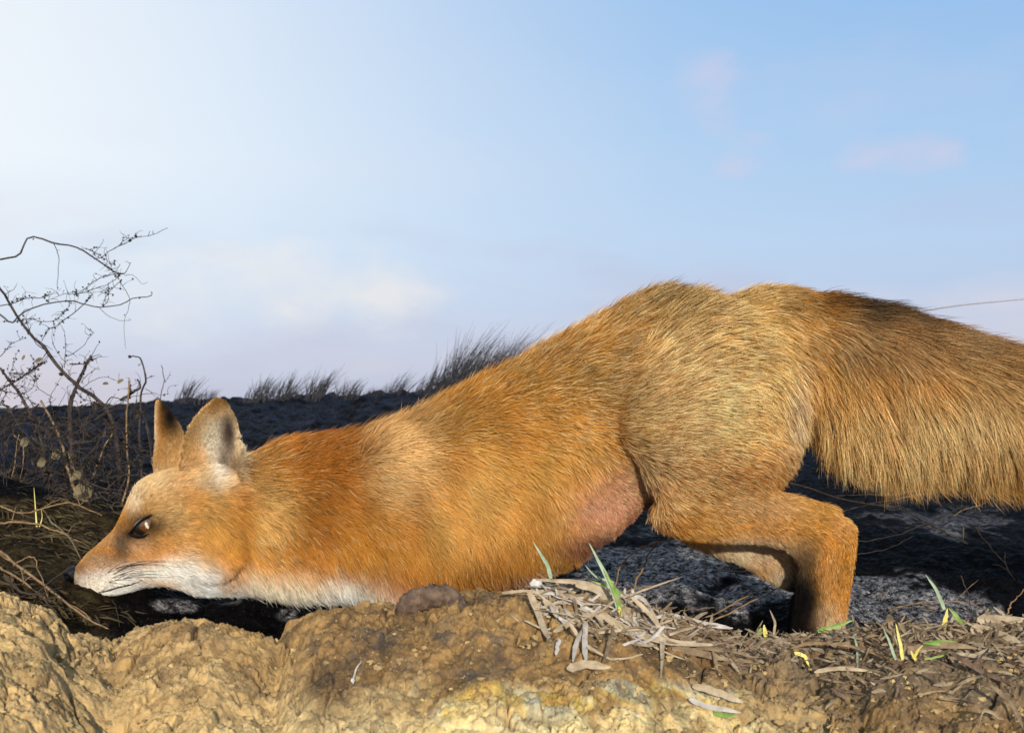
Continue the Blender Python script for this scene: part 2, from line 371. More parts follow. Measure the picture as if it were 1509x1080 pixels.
def field_extra(X, Y, Z):
    px, py = proj(np.stack([X, Y, Z], -1).reshape(-1, 3)); px = px.reshape(X.shape); py = py.reshape(X.shape)
    n = fbm(X * 11, Y * 9, 4, 95)
    e = lambda cx, cy, rx, ry: np.exp(-(((px - cx) / rx) ** 2 + ((py - cy) / ry) ** 2) ** 1.5)
    fr = np.maximum.reduce([e(960, 845, 120, 55), .8 * e(1115, 875, 60, 36), .75 * e(1330, 890, 120, 40), e(265, 892, 50, 9) * .55, e(410, 906, 28, 12) * .6, e(330, 885, 40, 9) * .6, .5 * e(1400, 760, 120, 40), .45 * e(980, 790, 90, 22)])
    n2 = fbm(X * 26, Y * 22, 4, 97)
    fr = smooth(.25, .60, fr + n * .75 + n2 * .45) * smooth(.02, .12, fr) * smooth(2.2, 1.4, Y)
    mt = smooth(.35, .7, np.exp(-((px - 20) / 170) ** 4) * smooth(700, 770, py) + n * .35) * smooth(2.0, 1.4, Y)
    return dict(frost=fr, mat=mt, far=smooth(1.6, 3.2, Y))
ys = np.concatenate([np.linspace(.80, 1.9, 330, endpoint=False), np.geomspace(1.9, 6.5, 330, endpoint=False), np.geomspace(6.5, 900, 50)])
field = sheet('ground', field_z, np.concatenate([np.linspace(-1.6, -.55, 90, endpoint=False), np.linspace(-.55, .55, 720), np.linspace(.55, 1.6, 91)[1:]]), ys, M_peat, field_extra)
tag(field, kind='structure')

# ==================================================================  FOX
FY = 1.15
def ring_loft(rings):
    """rings: (n, k, 3) -> closed verts / faces"""
    n, k, _ = rings.shape; V = rings.reshape(-1, 3).tolist()
    Fc = [(i * k + j, i * k + (j + 1) % k, (i + 1) * k + (j + 1) % k, (i + 1) * k + j) for i in range(n - 1) for j in range(k)]
    V.append(rings[0].mean(0).tolist()); V.append(rings[-1].mean(0).tolist())
    Fc += [(n * k, (j + 1) % k, j) for j in range(k)] + [(n * k + 1, (n - 1) * k + j, (n - 1) * k + (j + 1) % k) for j in range(k)]
    return V, Fc
def body_loft(mb, secs, k=36, n=120):
    """secs: top x,y, bottom x,y, half depth (px), depth offset (m), inset px"""
    s = catmull(secs, n); R = []
    for tx, ty, bx, by, wd, yo, ins in s:
        T = P(tx, ty, FY + yo); B = P(bx, by, FY + yo); C = (T + B) / 2; v = (T - B) / 2; h = np.linalg.norm(v)
        px = (FY + yo) / F; v = v * max(h - ins * px, .002) / h; wv = np.array([0, max(wd - ins * .6, 2) * px, 0])
        th = np.arange(k) * 2 * math.pi / k; c, sn = np.cos(th), np.sin(th)
        e = .88; c2 = np.sign(c) * np.abs(c) ** e; s2 = np.sign(sn) * np.abs(sn) ** e
        R.append(C + c2[:, None] * v + s2[:, None] * wv)
    mb.add(*ring_loft(np.array(R)))
def limb(mb, pts, k=24, n=40):
    """pts: x, y, in-plane radius px, depth radius px, depth offset m"""
    s = catmull(pts, n); C = np.array([P(a, b, FY + e) for a, b, c, d, e in s]); t = np.gradient(C, axis=0); t /= np.linalg.norm(t, axis=1)[:, None]
    R = []; th = np.arange(k) * 2 * math.pi / k
    for i in range(n):
        q = np.array([0, 1., 0]) - t[i] * t[i][1]; q /= np.linalg.norm(q); r = np.cross(t[i], q); m = FY / F
        cap = math.sqrt(max(1 - max(0, 1 - i / 2.5) ** 2, .05)) * math.sqrt(max(1 - max(0, 1 - (n - 1 - i) / 2.5) ** 2, .05))
        R.append(C[i] + cap * m * (s[i][2] * np.cos(th)[:, None] * r + s[i][3] * np.sin(th)[:, None] * q))
    mb.add(*ring_loft(np.array(R)))
body = MB()
body_loft(body, [
    (111, 841, 112, 857, 8, 0, 0), (115, 833, 115, 862, 13, 0, 0), (127, 818, 124, 872, 19, 0, 1), (150, 797, 153, 878, 25, 0, 2), (172, 776, 188, 874, 32, 0, 2), (186, 750, 214, 866, 46, 0, 3),
    (206, 712, 245, 862, 66, 0, 4), (234, 694, 274, 868, 82, 0, 6), (275, 682, 302, 876, 86, 0, 8), (322, 672, 328, 880, 78, .005, 12), (360, 662, 352, 880, 70, .01, 14), (400, 648, 395, 880, 76, .01, 16), (450, 638, 450, 882, 88, .01, 16),
    (520, 634, 525, 885, 98, .01, 16), (600, 607, 600, 895, 106, .01, 15), (700, 562, 685, 880, 110, .01, 14), (800, 512, 770, 858, 108, .01, 13), (885, 466, 845, 838, 102, .01, 12), (965, 430, 903, 786, 96, .01, 13),
    (1050, 438, 985, 735, 96, .01, 14), (1125, 424, 1080, 690, 90, .01, 12), (1185, 430, 1150, 650, 68, .01, 12), (1222, 470, 1195, 600, 36, .01, 10)])
# thighs and hind legs (near, far)
limb(body, [(1085, 465, 70, 40, -.02), (1055, 545, 120, 55, -.03), (1032, 630, 134, 62, -.04), (1020, 695, 108, 54, -.052), (1000, 735, 55, 40, -.06), (985, 750, 25, 25, -.06)])
limb(body, [(975, 728, 30, 30, -.06), (1010, 738, 44, 36, -.06), (1075, 748, 44, 32, -.06), (1140, 762, 37, 26, -.055), (1195, 775, 31, 22, -.055), (1228, 782, 30, 20, -.055)])
limb(body, [(1236, 762, 20, 15, -.055), (1228, 785, 30, 19, -.055), (1217, 830, 35, 21, -.055), (1210, 885, 35, 21, -.055), (1204, 935, 34, 21, -.058), (1200, 975, 32, 24, -.06), (1180, 990, 30, 24, -.065)])
limb(body, [(1130, 765, 25, 18, -.055), (1170, 780, 28, 18, -.055), (1198, 806, 28, 18, -.055), (1210, 850, 24, 16, -.055)])
limb(body, [(1205, 975, 22, 30, -.06), (1165, 992, 24, 34, -.065), (1120, 1003, 19, 32, -.07), (1092, 1010, 12, 22, -.07)])
limb(body, [(1060, 520, 80, 40, .055), (1030, 640, 110, 50, .055), (1010, 715, 60, 42, .035), (1000, 745, 30, 30, .02)])
limb(body, [(985, 740, 30, 30, .015), (1040, 770, 35, 28, .005), (1105, 798, 34, 24, -.003), (1160, 832, 32, 20, -.003), (1196, 850, 25, 20, 0)])
limb(body, [(1202, 835, 20, 16, 0), (1194, 880, 24, 18, .002), (1187, 940, 25, 20, .01), (1180, 985, 26, 24, .02)])
limb(body, [(1190, 975, 22, 28, .02), (1150, 990, 22, 32, .025), (1105, 1000, 17, 30, .03), (1080, 1004, 10, 20, .03)])
# shoulders and front legs (folded under the chest, paws down in the ditch)
for sgn in (-1, 1):
    yo = .01 + sgn * .048
    limb(body, [(575, 650, 35, 26, yo), (585, 710, 62, 36, yo), (590, 780, 66, 38, yo), (598, 850, 40, 30, yo), (612, 880, 26, 24, yo)])
    limb(body, [(612, 868, 26, 22, yo), (600, 905, 22, 20, yo), (580, 950, 19, 18, yo), (565, 985, 20, 20, yo)])
    limb(body, [(575, 978, 20, 22, yo), (545, 990, 20, 28, yo), (510, 998, 14, 24, yo), (495, 1000, 8, 14, yo)])
# tail
limb(body, [(1110, 500, 60, 45, .01), (1180, 522, 88, 50, .01), (1250, 552, 104, 52, .01), (1330, 570, 97, 55, 0), (1420, 588, 84, 58, -.01), (1520, 612, 72, 60, -.02), (1680, 680, 70, 55, -.03), (1830, 735, 46, 40, -.04), (1930, 770, 14, 14, -.045)], n=70)
# udder
limb(body, [(820, 785, 26, 40, .0), (862, 768, 36, 48, -.012), (905, 745, 32, 42, -.015), (940, 738, 15, 20, -.015)])
# cheek ruffs and brow
for sgn in (-1, 1):
    limb(body, [(232, 830, 16, 14, sgn * .030), (270, 822, 34, 20, sgn * .036), (305, 800, 46, 20, sgn * .036), (325, 770, 40, 14, sgn * .032)])
    limb(body, [(196, 762, 9, 9, sgn * .020), (214, 748, 15, 9, sgn * .027), (238, 745, 14, 8, sgn * .033)])
# ears
def ear(mb, axis, half, yoffs, cup, thick, facing):
    a = catmull(axis, 26); hw = catmull([(h,) for h in half], 26)[:, 0]; yo = catmull([(y,) for y in yoffs], 26)[:, 0]; m = FY / F; A = []; B = []
    for i in range(26):
        d = a[min(i + 1, 25)] - a[max(i - 1, 0)]; d /= np.linalg.norm(d); pr = np.array([-d[1], d[0]])
        ra = []; rb = []
        for t in np.linspace(-1, 1, 17):
            q = a[i] + pr * t * hw[i]; dep = facing * cup * (1 - t * t) * hw[i] * m
            tk = thick * (1 - .55 * abs(t) ** 3)
            ra.append(P(q[0], q[1], FY + yo[i] + dep - tk / 2)); rb.append(P(q[0], q[1], FY + yo[i] + dep + tk / 2))
        A.append(ra); B.append(rb)
    R = np.array([x + y[::-1] for x, y in zip(A, B)]); mb.add(*ring_loft(R))
EARN = MB()
ear(EARN, [(310, 722), (312, 690), (314, 650), (320, 615), (325, 588)], [42, 48, 43, 29, 8], [-.020, -.030, -.036, -.040, -.040], .70, .0052, 1)
ear(EARN, [(252, 720), (252, 680), (250, 645), (240, 612), (232, 590)], [24, 25, 22, 13, 2], [.030, .034, .036, .036, .036], .5, .0052, -1)
body.add(np.concatenate(EARN.v), EARN.f)

raw = bpy.data.meshes.new('raw'); raw.from_pydata(np.concatenate(body.v).tolist(), [], body.f)
ro = link('raw', raw)
m1 = ro.modifiers.new('r', 'REMESH'); m1.mode = 'VOXEL'; m1.voxel_size = .0021
m2 = ro.modifiers.new('s', 'SMOOTH'); m2.factor = .5; m2.iterations = 7
dg = bpy.context.evaluated_depsgraph_get()
bm = bpy.data.meshes.new_from_object(ro.evaluated_get(dg)); bpy.data.objects.remove(ro); 
# extra smoothing of the trunk, so that shoulder and thigh run into it without a seam
rv = np.empty(len(bm.vertices) * 3); bm.vertices.foreach_get('co', rv); qx, qy = proj(rv.reshape(-1, 3))
wgt = smooth(385, 440, qx) * (1 - .85 * smooth(735, 775, qy) * smooth(940, 980, qx)) * (1 - .8 * smooth(890, 910, qy))
wgt *= 1 - smooth(1140, 1190, qx) * smooth(690, 720, qy)
ro = link('raw', bm); vg = ro.vertex_groups.new(name='g'); lv = np.round(wgt * 10).astype(int)
for k_ in range(1, 11): vg.add(np.nonzero(lv == k_)[0].tolist(), k_ / 10, 'REPLACE')
m3 = ro.modifiers.new('s', 'SMOOTH'); m3.factor = .5; m3.iterations = 90; m3.vertex_group = 'g'
dg = bpy.context.evaluated_depsgraph_get(); bm = bpy.data.meshes.new_from_object(ro.evaluated_get(dg)); bpy.data.objects.remove(ro)
bm.name = 'body'
bm.polygons.foreach_set('use_smooth', np.ones(len(bm.polygons), bool))
nv = len(bm.vertices); co = np.empty(nv * 3); bm.vertices.foreach_get('co', co); co = co.reshape(-1, 3)
no = np.empty(nv * 3); bm.vertices.foreach_get('normal', no); no = no.reshape(-1, 3)
# broaden the hollows a little: very light muscle undulation
ux, uy = proj(co)
co = co + no * (.0022 * fbm(ux / 70, uy / 90, 3, 5))[:, None] * (smooth(330, 420, ux))[:, None]
bm.vertices.foreach_set('co', co.ravel()); bm.update()
bvh = BVHTree.FromPolygons([tuple(c) for c in co], [tuple(p.vertices) for p in bm.polygons])
def surf(px, py):
    d = FWD + (px - W0 / 2) / F * RT + (H0 / 2 - py) / F * UP; d = d / np.linalg.norm(d)
    h, n, i, dist = bvh.ray_cast(Vector(CAM), Vector(d))
    return (np.array(h), np.array(n)) if h is not None else (P(px, py, FY), np.array([0, -1., 0]))

ORANGE = (.41, .170, .022); DEEP = (.26, .080, .008); BROWN = (.085, .040, .011); BLOND = (.54, .34, .11); CREAM = (.56, .45, .29); WHITE = (.62, .59, .52)
GREY = (.19, .14, .085); BLACK = (.005, .004, .0035); PINK = (.52, .25, .17); TAN = (.42, .25, .11)
PATCH = [  # x, y, rx, ry, colour, weight, power
 (470, 655, 120, 48, DEEP, .9), (465, 735, 60, 90, DEEP, .8), (440, 830, 60, 24, ORANGE, .6), (520, 640, 70, 30, BROWN, .25), (640, 622, 90, 36, BROWN, .42), (790, 555, 120, 42, BROWN, .38), (950, 455, 120, 36, BROWN, .72), (1075, 455, 60, 26, BROWN, .4), (1180, 445, 90, 20, BROWN, .45),
 (590, 690, 58, 62, (.66, .42, .17), .9), (520, 800, 60, 60, ORANGE, .5), (690, 740, 80, 80, (.60, .33, .085), .9), (810, 680, 80, 100, (.53, .27, .055), .7), (650, 680, 14, 60, ORANGE, .5), (620, 850, 110, 34, DEEP, .75), (730, 815, 60, 50, DEEP, .35), (600, 740, 20, 60, DEEP, .45),  # pale shoulder and flank patches put soft highlights into the coat colour
 (1000, 560, 110, 120, BLOND, .45), (1105, 530, 75, 120, BLOND, .55), (1160, 590, 16, 60, (.50, .36, .28), .6), (1180, 520, 30, 110, ORANGE, .5), (985, 500, 70, 40, BROWN, .25), (905, 600, 25, 90, DEEP, .35),
 (960, 690, 60, 46, GREY, .45), (1080, 690, 70, 28, DEEP, .55), (1150, 660, 34, 50, (.36, .18, .07), .6), (1060, 620, 60, 50, BLOND, .4),
 (893, 742, 66, 50, PINK, .72), (935, 770, 26, 26, (.30, .10, .07), .6), (870, 800, 60, 20, (.15, .06, .045), .85), (800, 848, 60, 16, (.36, .22, .18), .75), (905, 800, 26, 22, (.15, .08, .07), .6),
 (430, 868, 130, 30, WHITE, .97), (395, 850, 60, 24, CREAM, .6), (512, 868, 40, 34, WHITE, .95), (390, 752, 34, 48, BLOND, .65), (346, 760, 9, 80, DEEP, .5),  # narrow DEEP line paints shade in the groove behind the cheek ruff
 (292, 852, 44, 30, WHITE, .85), (262, 832, 38, 16, WHITE, .6), (285, 815, 40, 20, (.56, .42, .25), .5), (315, 865, 40, 20, WHITE, .9), (330, 800, 22, 60, ORANGE, .7),
 (225, 715, 46, 28, (.58, .42, .22), .75), (196, 742, 13, 26, CREAM, .8), (250, 762, 38, 34, (.46, .28, .11), .85), (300, 762, 36, 46, (.43, .21, .045), .85), (285, 700, 40, 20, (.50, .33, .15), .7), (300, 716, 26, 10, (.27, .20, .14), .6),
 (150, 800, 34, 13, (.40, .21, .08), .85), (200, 800, 28, 16, (.56, .38, .22), .6), (178, 802, 13, 24, (.17, .11, .065), .85), (146, 826, 28, 10, (.33, .23, .14), .7), (160, 852, 56, 15, WHITE, .92), (225, 838, 45, 14, WHITE, .85), (150, 872, 50, 12, WHITE, .97), (114, 838, 9, 7, (.16, .09, .05), .6), (120, 862, 16, 12, WHITE, .9), (205, 868, 50, 10, WHITE, .8),
 (216, 775, 28, 16, BLACK, .95), (194, 788, 12, 7, BLACK, .8),
 (316, 650, 52, 72, (.58, .41, .20), .95), (322, 664, 26, 44, (.60, .52, .40), .85), (337, 640, 14, 38, (.045, .03, .024), 1.0), (330, 682, 12, 16, (.10, .07, .05), .7), (354, 655, 6, 40, (.60, .48, .30), .85), (366, 622, 7, 34, BLACK, .9), (338, 590, 26, 12, BLACK, .95), (285, 640, 10, 50, (.52, .30, .10), .5), (316, 690, 12, 22, (.52, .46, .38), .6), (318, 600, 18, 14, ORANGE, .5), 
 (252, 616, 20, 46, BLACK, 1.0), (242, 598, 8, 12, BLACK, .9), (250, 665, 18, 20, (.38, .22, .08), .7), (227, 630, 6, 44, CREAM, .7),
 (1275, 446, 110, 28, BLACK, .95), (1350, 470, 80, 28, BLACK, .95), (1430, 500, 80, 28, BLACK, .97), (1530, 540, 90, 32, BLACK, .97), (1265, 465, 26, 18, BLACK, .5), (1380, 520, 170, 30, (.28, .15, .06), .5),
 (1250, 490, 60, 30, GREY, .4), (1400, 600, 130, 40, (.34, .23, .12), .6), (1340, 620, 180, 70, (.50, .33, .13), .75), (1340, 505, 150, 26, (.24, .13, .05), .6), (1900, 760, 90, 60, WHITE, .9), (1400, 705, 160, 18, (.30, .16, .05), .5),
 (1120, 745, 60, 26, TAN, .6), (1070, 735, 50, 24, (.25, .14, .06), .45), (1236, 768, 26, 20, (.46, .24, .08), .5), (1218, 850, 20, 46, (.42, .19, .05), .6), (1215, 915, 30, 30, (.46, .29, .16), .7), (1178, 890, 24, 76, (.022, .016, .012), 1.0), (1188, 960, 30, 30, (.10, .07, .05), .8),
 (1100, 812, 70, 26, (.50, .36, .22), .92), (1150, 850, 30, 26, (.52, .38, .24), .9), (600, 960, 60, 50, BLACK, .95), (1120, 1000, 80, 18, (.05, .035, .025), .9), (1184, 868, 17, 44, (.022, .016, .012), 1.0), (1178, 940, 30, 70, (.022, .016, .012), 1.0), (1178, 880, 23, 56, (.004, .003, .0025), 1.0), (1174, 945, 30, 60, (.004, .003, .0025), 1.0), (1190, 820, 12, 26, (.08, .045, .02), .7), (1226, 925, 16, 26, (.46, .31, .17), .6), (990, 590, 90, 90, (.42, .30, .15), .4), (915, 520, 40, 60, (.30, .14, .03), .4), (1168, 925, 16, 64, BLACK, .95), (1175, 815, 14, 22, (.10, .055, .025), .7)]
def fur_col(x, y):
    c = np.tile(np.array(ORANGE), (len(x), 1)); wx = x + 16 * fbm(x / 45, y / 45, 3, 100); wy = y + 16 * fbm(x / 45 + 9, y / 45, 3, 101)
    for cx, cy, rx, ry, colr, wt in PATCH:
        big = min(rx, ry) > 28; X = wx if big else x + (wx - x) * .25; Yv = wy if big else y + (wy - y) * .25
        wg = (wt * np.exp(-(((X - cx) / rx) ** 2 + ((Yv - cy) / ry) ** 2) ** 1.25))[:, None]; c = c * (1 - wg) + np.array(colr) * wg
    c = c * (1 + .34 * fbm(x / 48, y / 62, 4, 104))[:, None] * (1 + .22 * fbm(x / 60 + 4, y / 60, 3, 108)[:, None] * np.array([-.3, .35, 1.0]))
    return c
FLOW = np.array([(110, 845, 1, -.6), (150, 800, .8, -.75), (150, 860, 1, .15), (200, 850, 1, .1), (190, 760, .5, -.9), (215, 715, .7, -.7), (250, 760, 1, -.15), (250, 820, 1, .35), (290, 840, .8, .7), (320, 780, .7, .8), (290, 700, .7, -.4),
    (230, 640, -.1, -1), (250, 640, 0, -1), (320, 660, .1, -1), (325, 600, 0, -1), (355, 640, .1, -1), (370, 700, 1, .2), (350, 850, .5, 1), (400, 660, 1, -.45), (400, 760, .9, .5), (420, 870, .35, 1), (470, 640, .9, -.7), (500, 630, .9, -.6), (500, 720, 1, .4), (500, 850, .4, 1), (560, 640, 1, -.25), (580, 720, 1, .2),
    (600, 850, .5, 1), (650, 600, 1, -.4), (680, 700, .9, .4), (700, 830, .35, 1), (780, 530, 1, -.45), (790, 640, .9, .25), (800, 800, .3, 1), (850, 700, .6, .9), (880, 480, 1, -.6), (900, 560, 1, -.2), (880, 780, .4, .8), (970, 430, .9, -.8), (990, 500, 1, -.55), (990, 580, 1, -.5), (960, 660, 1, -.1), (960, 720, .9, .4),
    (1050, 440, 1, -.25), (1080, 520, 1, .1), (1060, 620, 1, .05), (1070, 690, 1, .25), (1100, 430, 1, -.15), (1150, 480, .9, .5), (1160, 580, .4, 1), (1150, 680, .8, .6), (1100, 740, 1, .4), (1200, 770, 1, .4), (1220, 830, .1, 1), (1210, 920, 0, 1), (1100, 815, 1, .5), (1170, 860, .5, 1),
    (1200, 430, 1, .1), (1300, 450, 1, .35), (1400, 485, 1, .35), (1500, 530, 1, .3), (1230, 540, .5, 1), (1220, 630, .12, 1), (1320, 560, .5, 1), (1300, 650, .12, 1), (1420, 600, .45, 1), (1420, 670, .1, 1), (1520, 620, .5, 1), (1520, 690, .2, 1), (1700, 690, 1, .5), (1900, 770, 1, .4)])
def flow(x, y):
    d = np.zeros((len(x), 2)); tw = np.zeros(len(x))
    for gx, gy, a, b in FLOW:
        l = math.hypot(a, b); wg = 1 / ((x - gx) ** 2 + (y - gy) ** 2 + 60) ** 1.7
        d[:, 0] += wg * a / l; d[:, 1] += wg * b / l; tw += wg
    an = .45 * fbm(x / 42, y / 42, 3, 120) + .35 * fbm(x / 14, y / 14, 2, 125) * smooth(330, 450, x)
    c, s = np.cos(an), np.sin(an); dx = d[:, 0] * c - d[:, 1] * s; dy = d[:, 0] * s + d[:, 1] * c
    l = np.hypot(dx, dy) + 1e-9; return dx / l, dy / l
LEN = np.array([(110, 845, 2), (150, 820, 4), (160, 865, 4.5), (190, 770, 5), (214, 774, 3), (220, 715, 9), (240, 830, 8), (290, 840, 16), (320, 790, 20), (280, 740, 10), (300, 700, 9), (240, 650, 4), (320, 650, 3.4), (325, 600, 3), (350, 640, 3.4), (285, 650, 3.5), (250, 610, 3), (370, 760, 28), (400, 660, 30), (420, 860, 30), (500, 640, 36), (500, 860, 28),
    (560, 720, 26), (600, 850, 26), (650, 600, 30), (700, 700, 28), (720, 840, 24), (800, 540, 32), (820, 700, 26), (885, 775, 8), (930, 760, 7), (840, 830, 12), (880, 735, 12), (900, 500, 34), (970, 440, 40), (1000, 540, 32), (960, 650, 26), (970, 730, 20), (1080, 450, 30), (1080, 560, 28), (1070, 680, 22), (1140, 650, 22), (1100, 750, 12), (1180, 775, 10), (1240, 780, 9),
    (1220, 850, 7), (1210, 930, 7), (1100, 815, 8), (1160, 860, 8), (1150, 450, 28), (1180, 560, 34), (1250, 450, 38), (1250, 620, 56), (1350, 480, 42), (1350, 560, 46), (1320, 650, 62), (1450, 520, 44), (1450, 600, 46), (1450, 680, 60), (1600, 640, 56), (1900, 760, 60), (570, 960, 8), (1130, 1000, 6)])
def hlen(x, y):
    l = np.zeros(len(x)); tw = np.zeros(len(x))
    for gx, gy, a in LEN:
        wg = 1 / ((x - gx) ** 2 + (y - gy) ** 2 + 40) ** 1.6; l += wg * a; tw += wg
    return l / tw * .001

c0 = fur_col(ux, uy)
ca = bm.attributes.new('col', 'FLOAT_COLOR', 'POINT'); ca.data.foreach_set('color', np.concatenate([c0 * .75, np.ones((nv, 1))], 1).astype(np.float32).ravel())
def skin(b):
    L.new(attr('col'), b.inputs['Base Color'])
M_skin = mat('fox_undercoat', skin, .85, .1); bm.materials.clear(); bm.materials.append(M_skin)
fox = thing('fox', (.1, FY, .05), 'red fox stretched low over the dark ditch, nose to the ground and thick brush trailing', 'fox')
fl = np.array(fox.location)
bo = link('body', bm, fox); bm.vertices.foreach_set('co', (co - fl).ravel()); bm.update()

# ---- hair roots
bm.calc_loop_triangles(); nt_ = len(bm.loop_triangles); tri = np.empty(nt_ * 3, np.int32); bm.loop_triangles.foreach_get('vertices', tri); tri = tri.reshape(-1, 3)
A, B, C_ = co[tri[:, 0]], co[tri[:, 1]], co[tri[:, 2]]
cr = np.cross(B - A, C_ - A); area = np.linalg.norm(cr, axis=1) / 2; cen = (A + B + C_) / 3
tx, ty = proj(cen); tn = no[tri].mean(1); view = (CAM - cen); view /= np.linalg.norm(view, axis=1)[:, None]; facing = (tn * view).sum(1)
lens = hlen(tx, ty)
dens = area * np.clip(.026 / np.maximum(lens, .004), .62, 4.2) * np.where(facing > -.25, 1.0, .30) * np.where(tx > 1580, .25, 1.0)
def sample(n, wgt):
    k = np.searchsorted(np.cumsum(wgt) / wgt.sum(), rng.random(n)); k = np.minimum(k, nt_ - 1)
    r1 = np.sqrt(rng.random(n))[:, None]; r2 = rng.random(n)[:, None]
    a, b, c = 1 - r1, r1 * (1 - r2), r1 * r2
    p = A[k] * a + B[k] * b + C_[k] * c; nm = no[tri[k, 0]] * a + no[tri[k, 1]] * b + no[tri[k, 2]] * c
    return p, nm / (np.linalg.norm(nm, axis=1)[:, None] + 1e-9)
NH = 900000; NC = 42000; K = 6
def strands(p, n, jit, lscale, rg):
    x, y = proj(p); dx_, dy_ = flow(x, y); l = hlen(x, y) * lscale
    d = dx_[:, None] * RT - dy_[:, None] * UP
    t = d - n * (d * n).sum(1)[:, None]; t /= np.linalg.norm(t, axis=1)[:, None] + .25
    j = rg.normal(0, 1, (len(p), 3)) * jit
    lift = np.where(l > .012, .34, .30)[:, None]; s = np.linspace(0, 1, K)
    out = np.empty((len(p), K, 3)); cur = p.copy(); out[:, 0] = p - n * .0006
    brush = smooth(1180, 1260, x) * smooth(560, 640, y)
    for k in range(1, K):
        u = s[k]
        dirv = t * (.75 + .35 * u) + n * lift * (1.5 - 1.5 * u) + j * (.35 + .8 * u) + np.array([0, 0, -1.]) * (.05 + .25 * brush[:, None]) * u
        dirv /= np.linalg.norm(dirv, axis=1)[:, None]
        cur = cur + dirv * (l / (K - 1))[:, None]; out[:, k] = cur
    return out, l, x, y
pc, nc = sample(NC, dens)
CS, _, _, _ = strands(pc, nc, .16, rng.uniform(.95, 1.2, NC), rng)
kd = kdtree.KDTree(NC)
for i in range(NC): kd.insert(pc[i], i)
kd.balance()
pr, nr = sample(NH, dens)
x_, y_ = proj(pr)
keep = ~((((x_ - 213) * .91 - (y_ - 775) * .42) / 21.5) ** 2 + (((x_ - 213) * .42 + (y_ - 776) * .91) / 10.5) ** 2 < 1)
keep &= ~(((x_ - 102) / 12) ** 2 + ((y_ - 846) / 11) ** 2 < 1)
ud = np.exp(-((x_ - 895) / 55) ** 2 - ((y_ - 755) / 45) ** 2); keep &= rng.random(NH) > ud * .25
pr, nr = pr[keep], nr[keep]; nh = len(pr)
idx = np.array([kd.find(v)[1] for v in pr.tolist()])
ls = np.where(x_[keep] > 1200, rng.uniform(.42, 1.18, nh), rng.uniform(.6, 1.12, nh)); guard = rng.random(nh) < .10; ls[guard] *= 1.15
jt = (.13 + .12 * np.exp(-((x_[keep] - 680) / 190) ** 2))[:, None]
HS, hl, x_, y_ = strands(pr, nr, jt, ls, rng)
hl0 = hlen(x_, y_)
s_ = np.linspace(0, 1, K); cw = (.50 * s_ ** 1.3)[None, :, None] * (smooth(.007, .018, hl0) * (1 - .6 * np.exp(-((x_ - 700) / 170) ** 2 - ((y_ - 740) / 110) ** 2)) * rng.uniform(.35, 1, nh))[:, None, None]
HS = HS * (1 - cw) + (CS[idx] + (pr - pc[idx])[:, None] * .25) * cw
# colours: banded hair, pale tips over darker roots, some black-tipped guard hairs
hc = fur_col(x_, y_); soft = np.exp(-((x_ - 680) / 200) ** 2 - ((y_ - 750) / 120) ** 2); clv = 1 + rng.normal(0, .13, NC)[idx] * (1 - .8 * soft)
var = (np.clip(1 + rng.normal(0, .20, nh) * (1 - .7 * soft), .45, 1.7) * clv)[:, None]
agouti = (np.exp(-((x_ - 1000) / 170) ** 2 - ((y_ - 540) / 140) ** 2) + .8 * np.exp(-((x_ - 840) / 170) ** 2 - ((y_ - 520) / 60) ** 2) + .7 * np.exp(-((x_ - 1000) / 90) ** 2 - ((y_ - 700) / 50) ** 2) + .25 * (x_ > 360))
agouti = np.clip(agouti, 0, 1)
cc = np.empty((nh, K, 4)); cc[..., 3] = 1
tip = np.clip(hc * 1.30 + .010 * np.clip(hc.mean(1, keepdims=True) / .15, 0, 1), 0, .85); pale = (rng.random(nh) < .45 * agouti * (1 - .8 * soft) * smooth(.05, .16, hc.mean(1)))[:, None]; dark = (rng.random(nh) < (.16 * agouti + .05 * (x_ > 360)) * (1 - .7 * soft))[:, None]
tip = np.where(pale, np.clip(np.array([.78, .56, .26]) * (.08 + 1.05 * hc.mean(1, keepdims=True) / .26), 0, .9), tip); tip = np.where(dark, hc * .25, tip)
for k in range(K):
    u = s_[k]; base_c = hc * (.60 + .4 * min(1, u * 2.2)); f = smooth(.45, .85, u)
    cc[:, k, :3] = np.clip((base_c * (1 - f) + tip * f) * var, 0.001, .92)
hd = bpy.data.hair_curves.new('fur'); hd.add_curves([K] * nh)
hd.attributes['position'].data.foreach_set('vector', (HS - fl).astype(np.float32).ravel())
ra = hd.attributes.get('radius') or hd.attributes.new('radius', 'FLOAT', 'POINT')
wbase = np.interp(hl0, [.003, .01, .03], [.00011, .00015, .00019]) * rng.uniform(.7, 1.2, nh)
prof = np.array([.85, 1, 1, .85, .6, .12]); ra.data.foreach_set('value', (wbase[:, None] * prof).astype(np.float32).ravel())
at = hd.attributes.new('col', 'FLOAT_COLOR', 'POINT'); at.data.foreach_set('color', cc.astype(np.float32).ravel())
def furm(b):
    L.new(attr('col'), b.inputs['Base Color'])
M_fur = mat('fox_fur', furm, .65, .05); hd.materials.append(M_fur)
fur = link('fur', hd, fox)
tag(fur, kind='stuff')

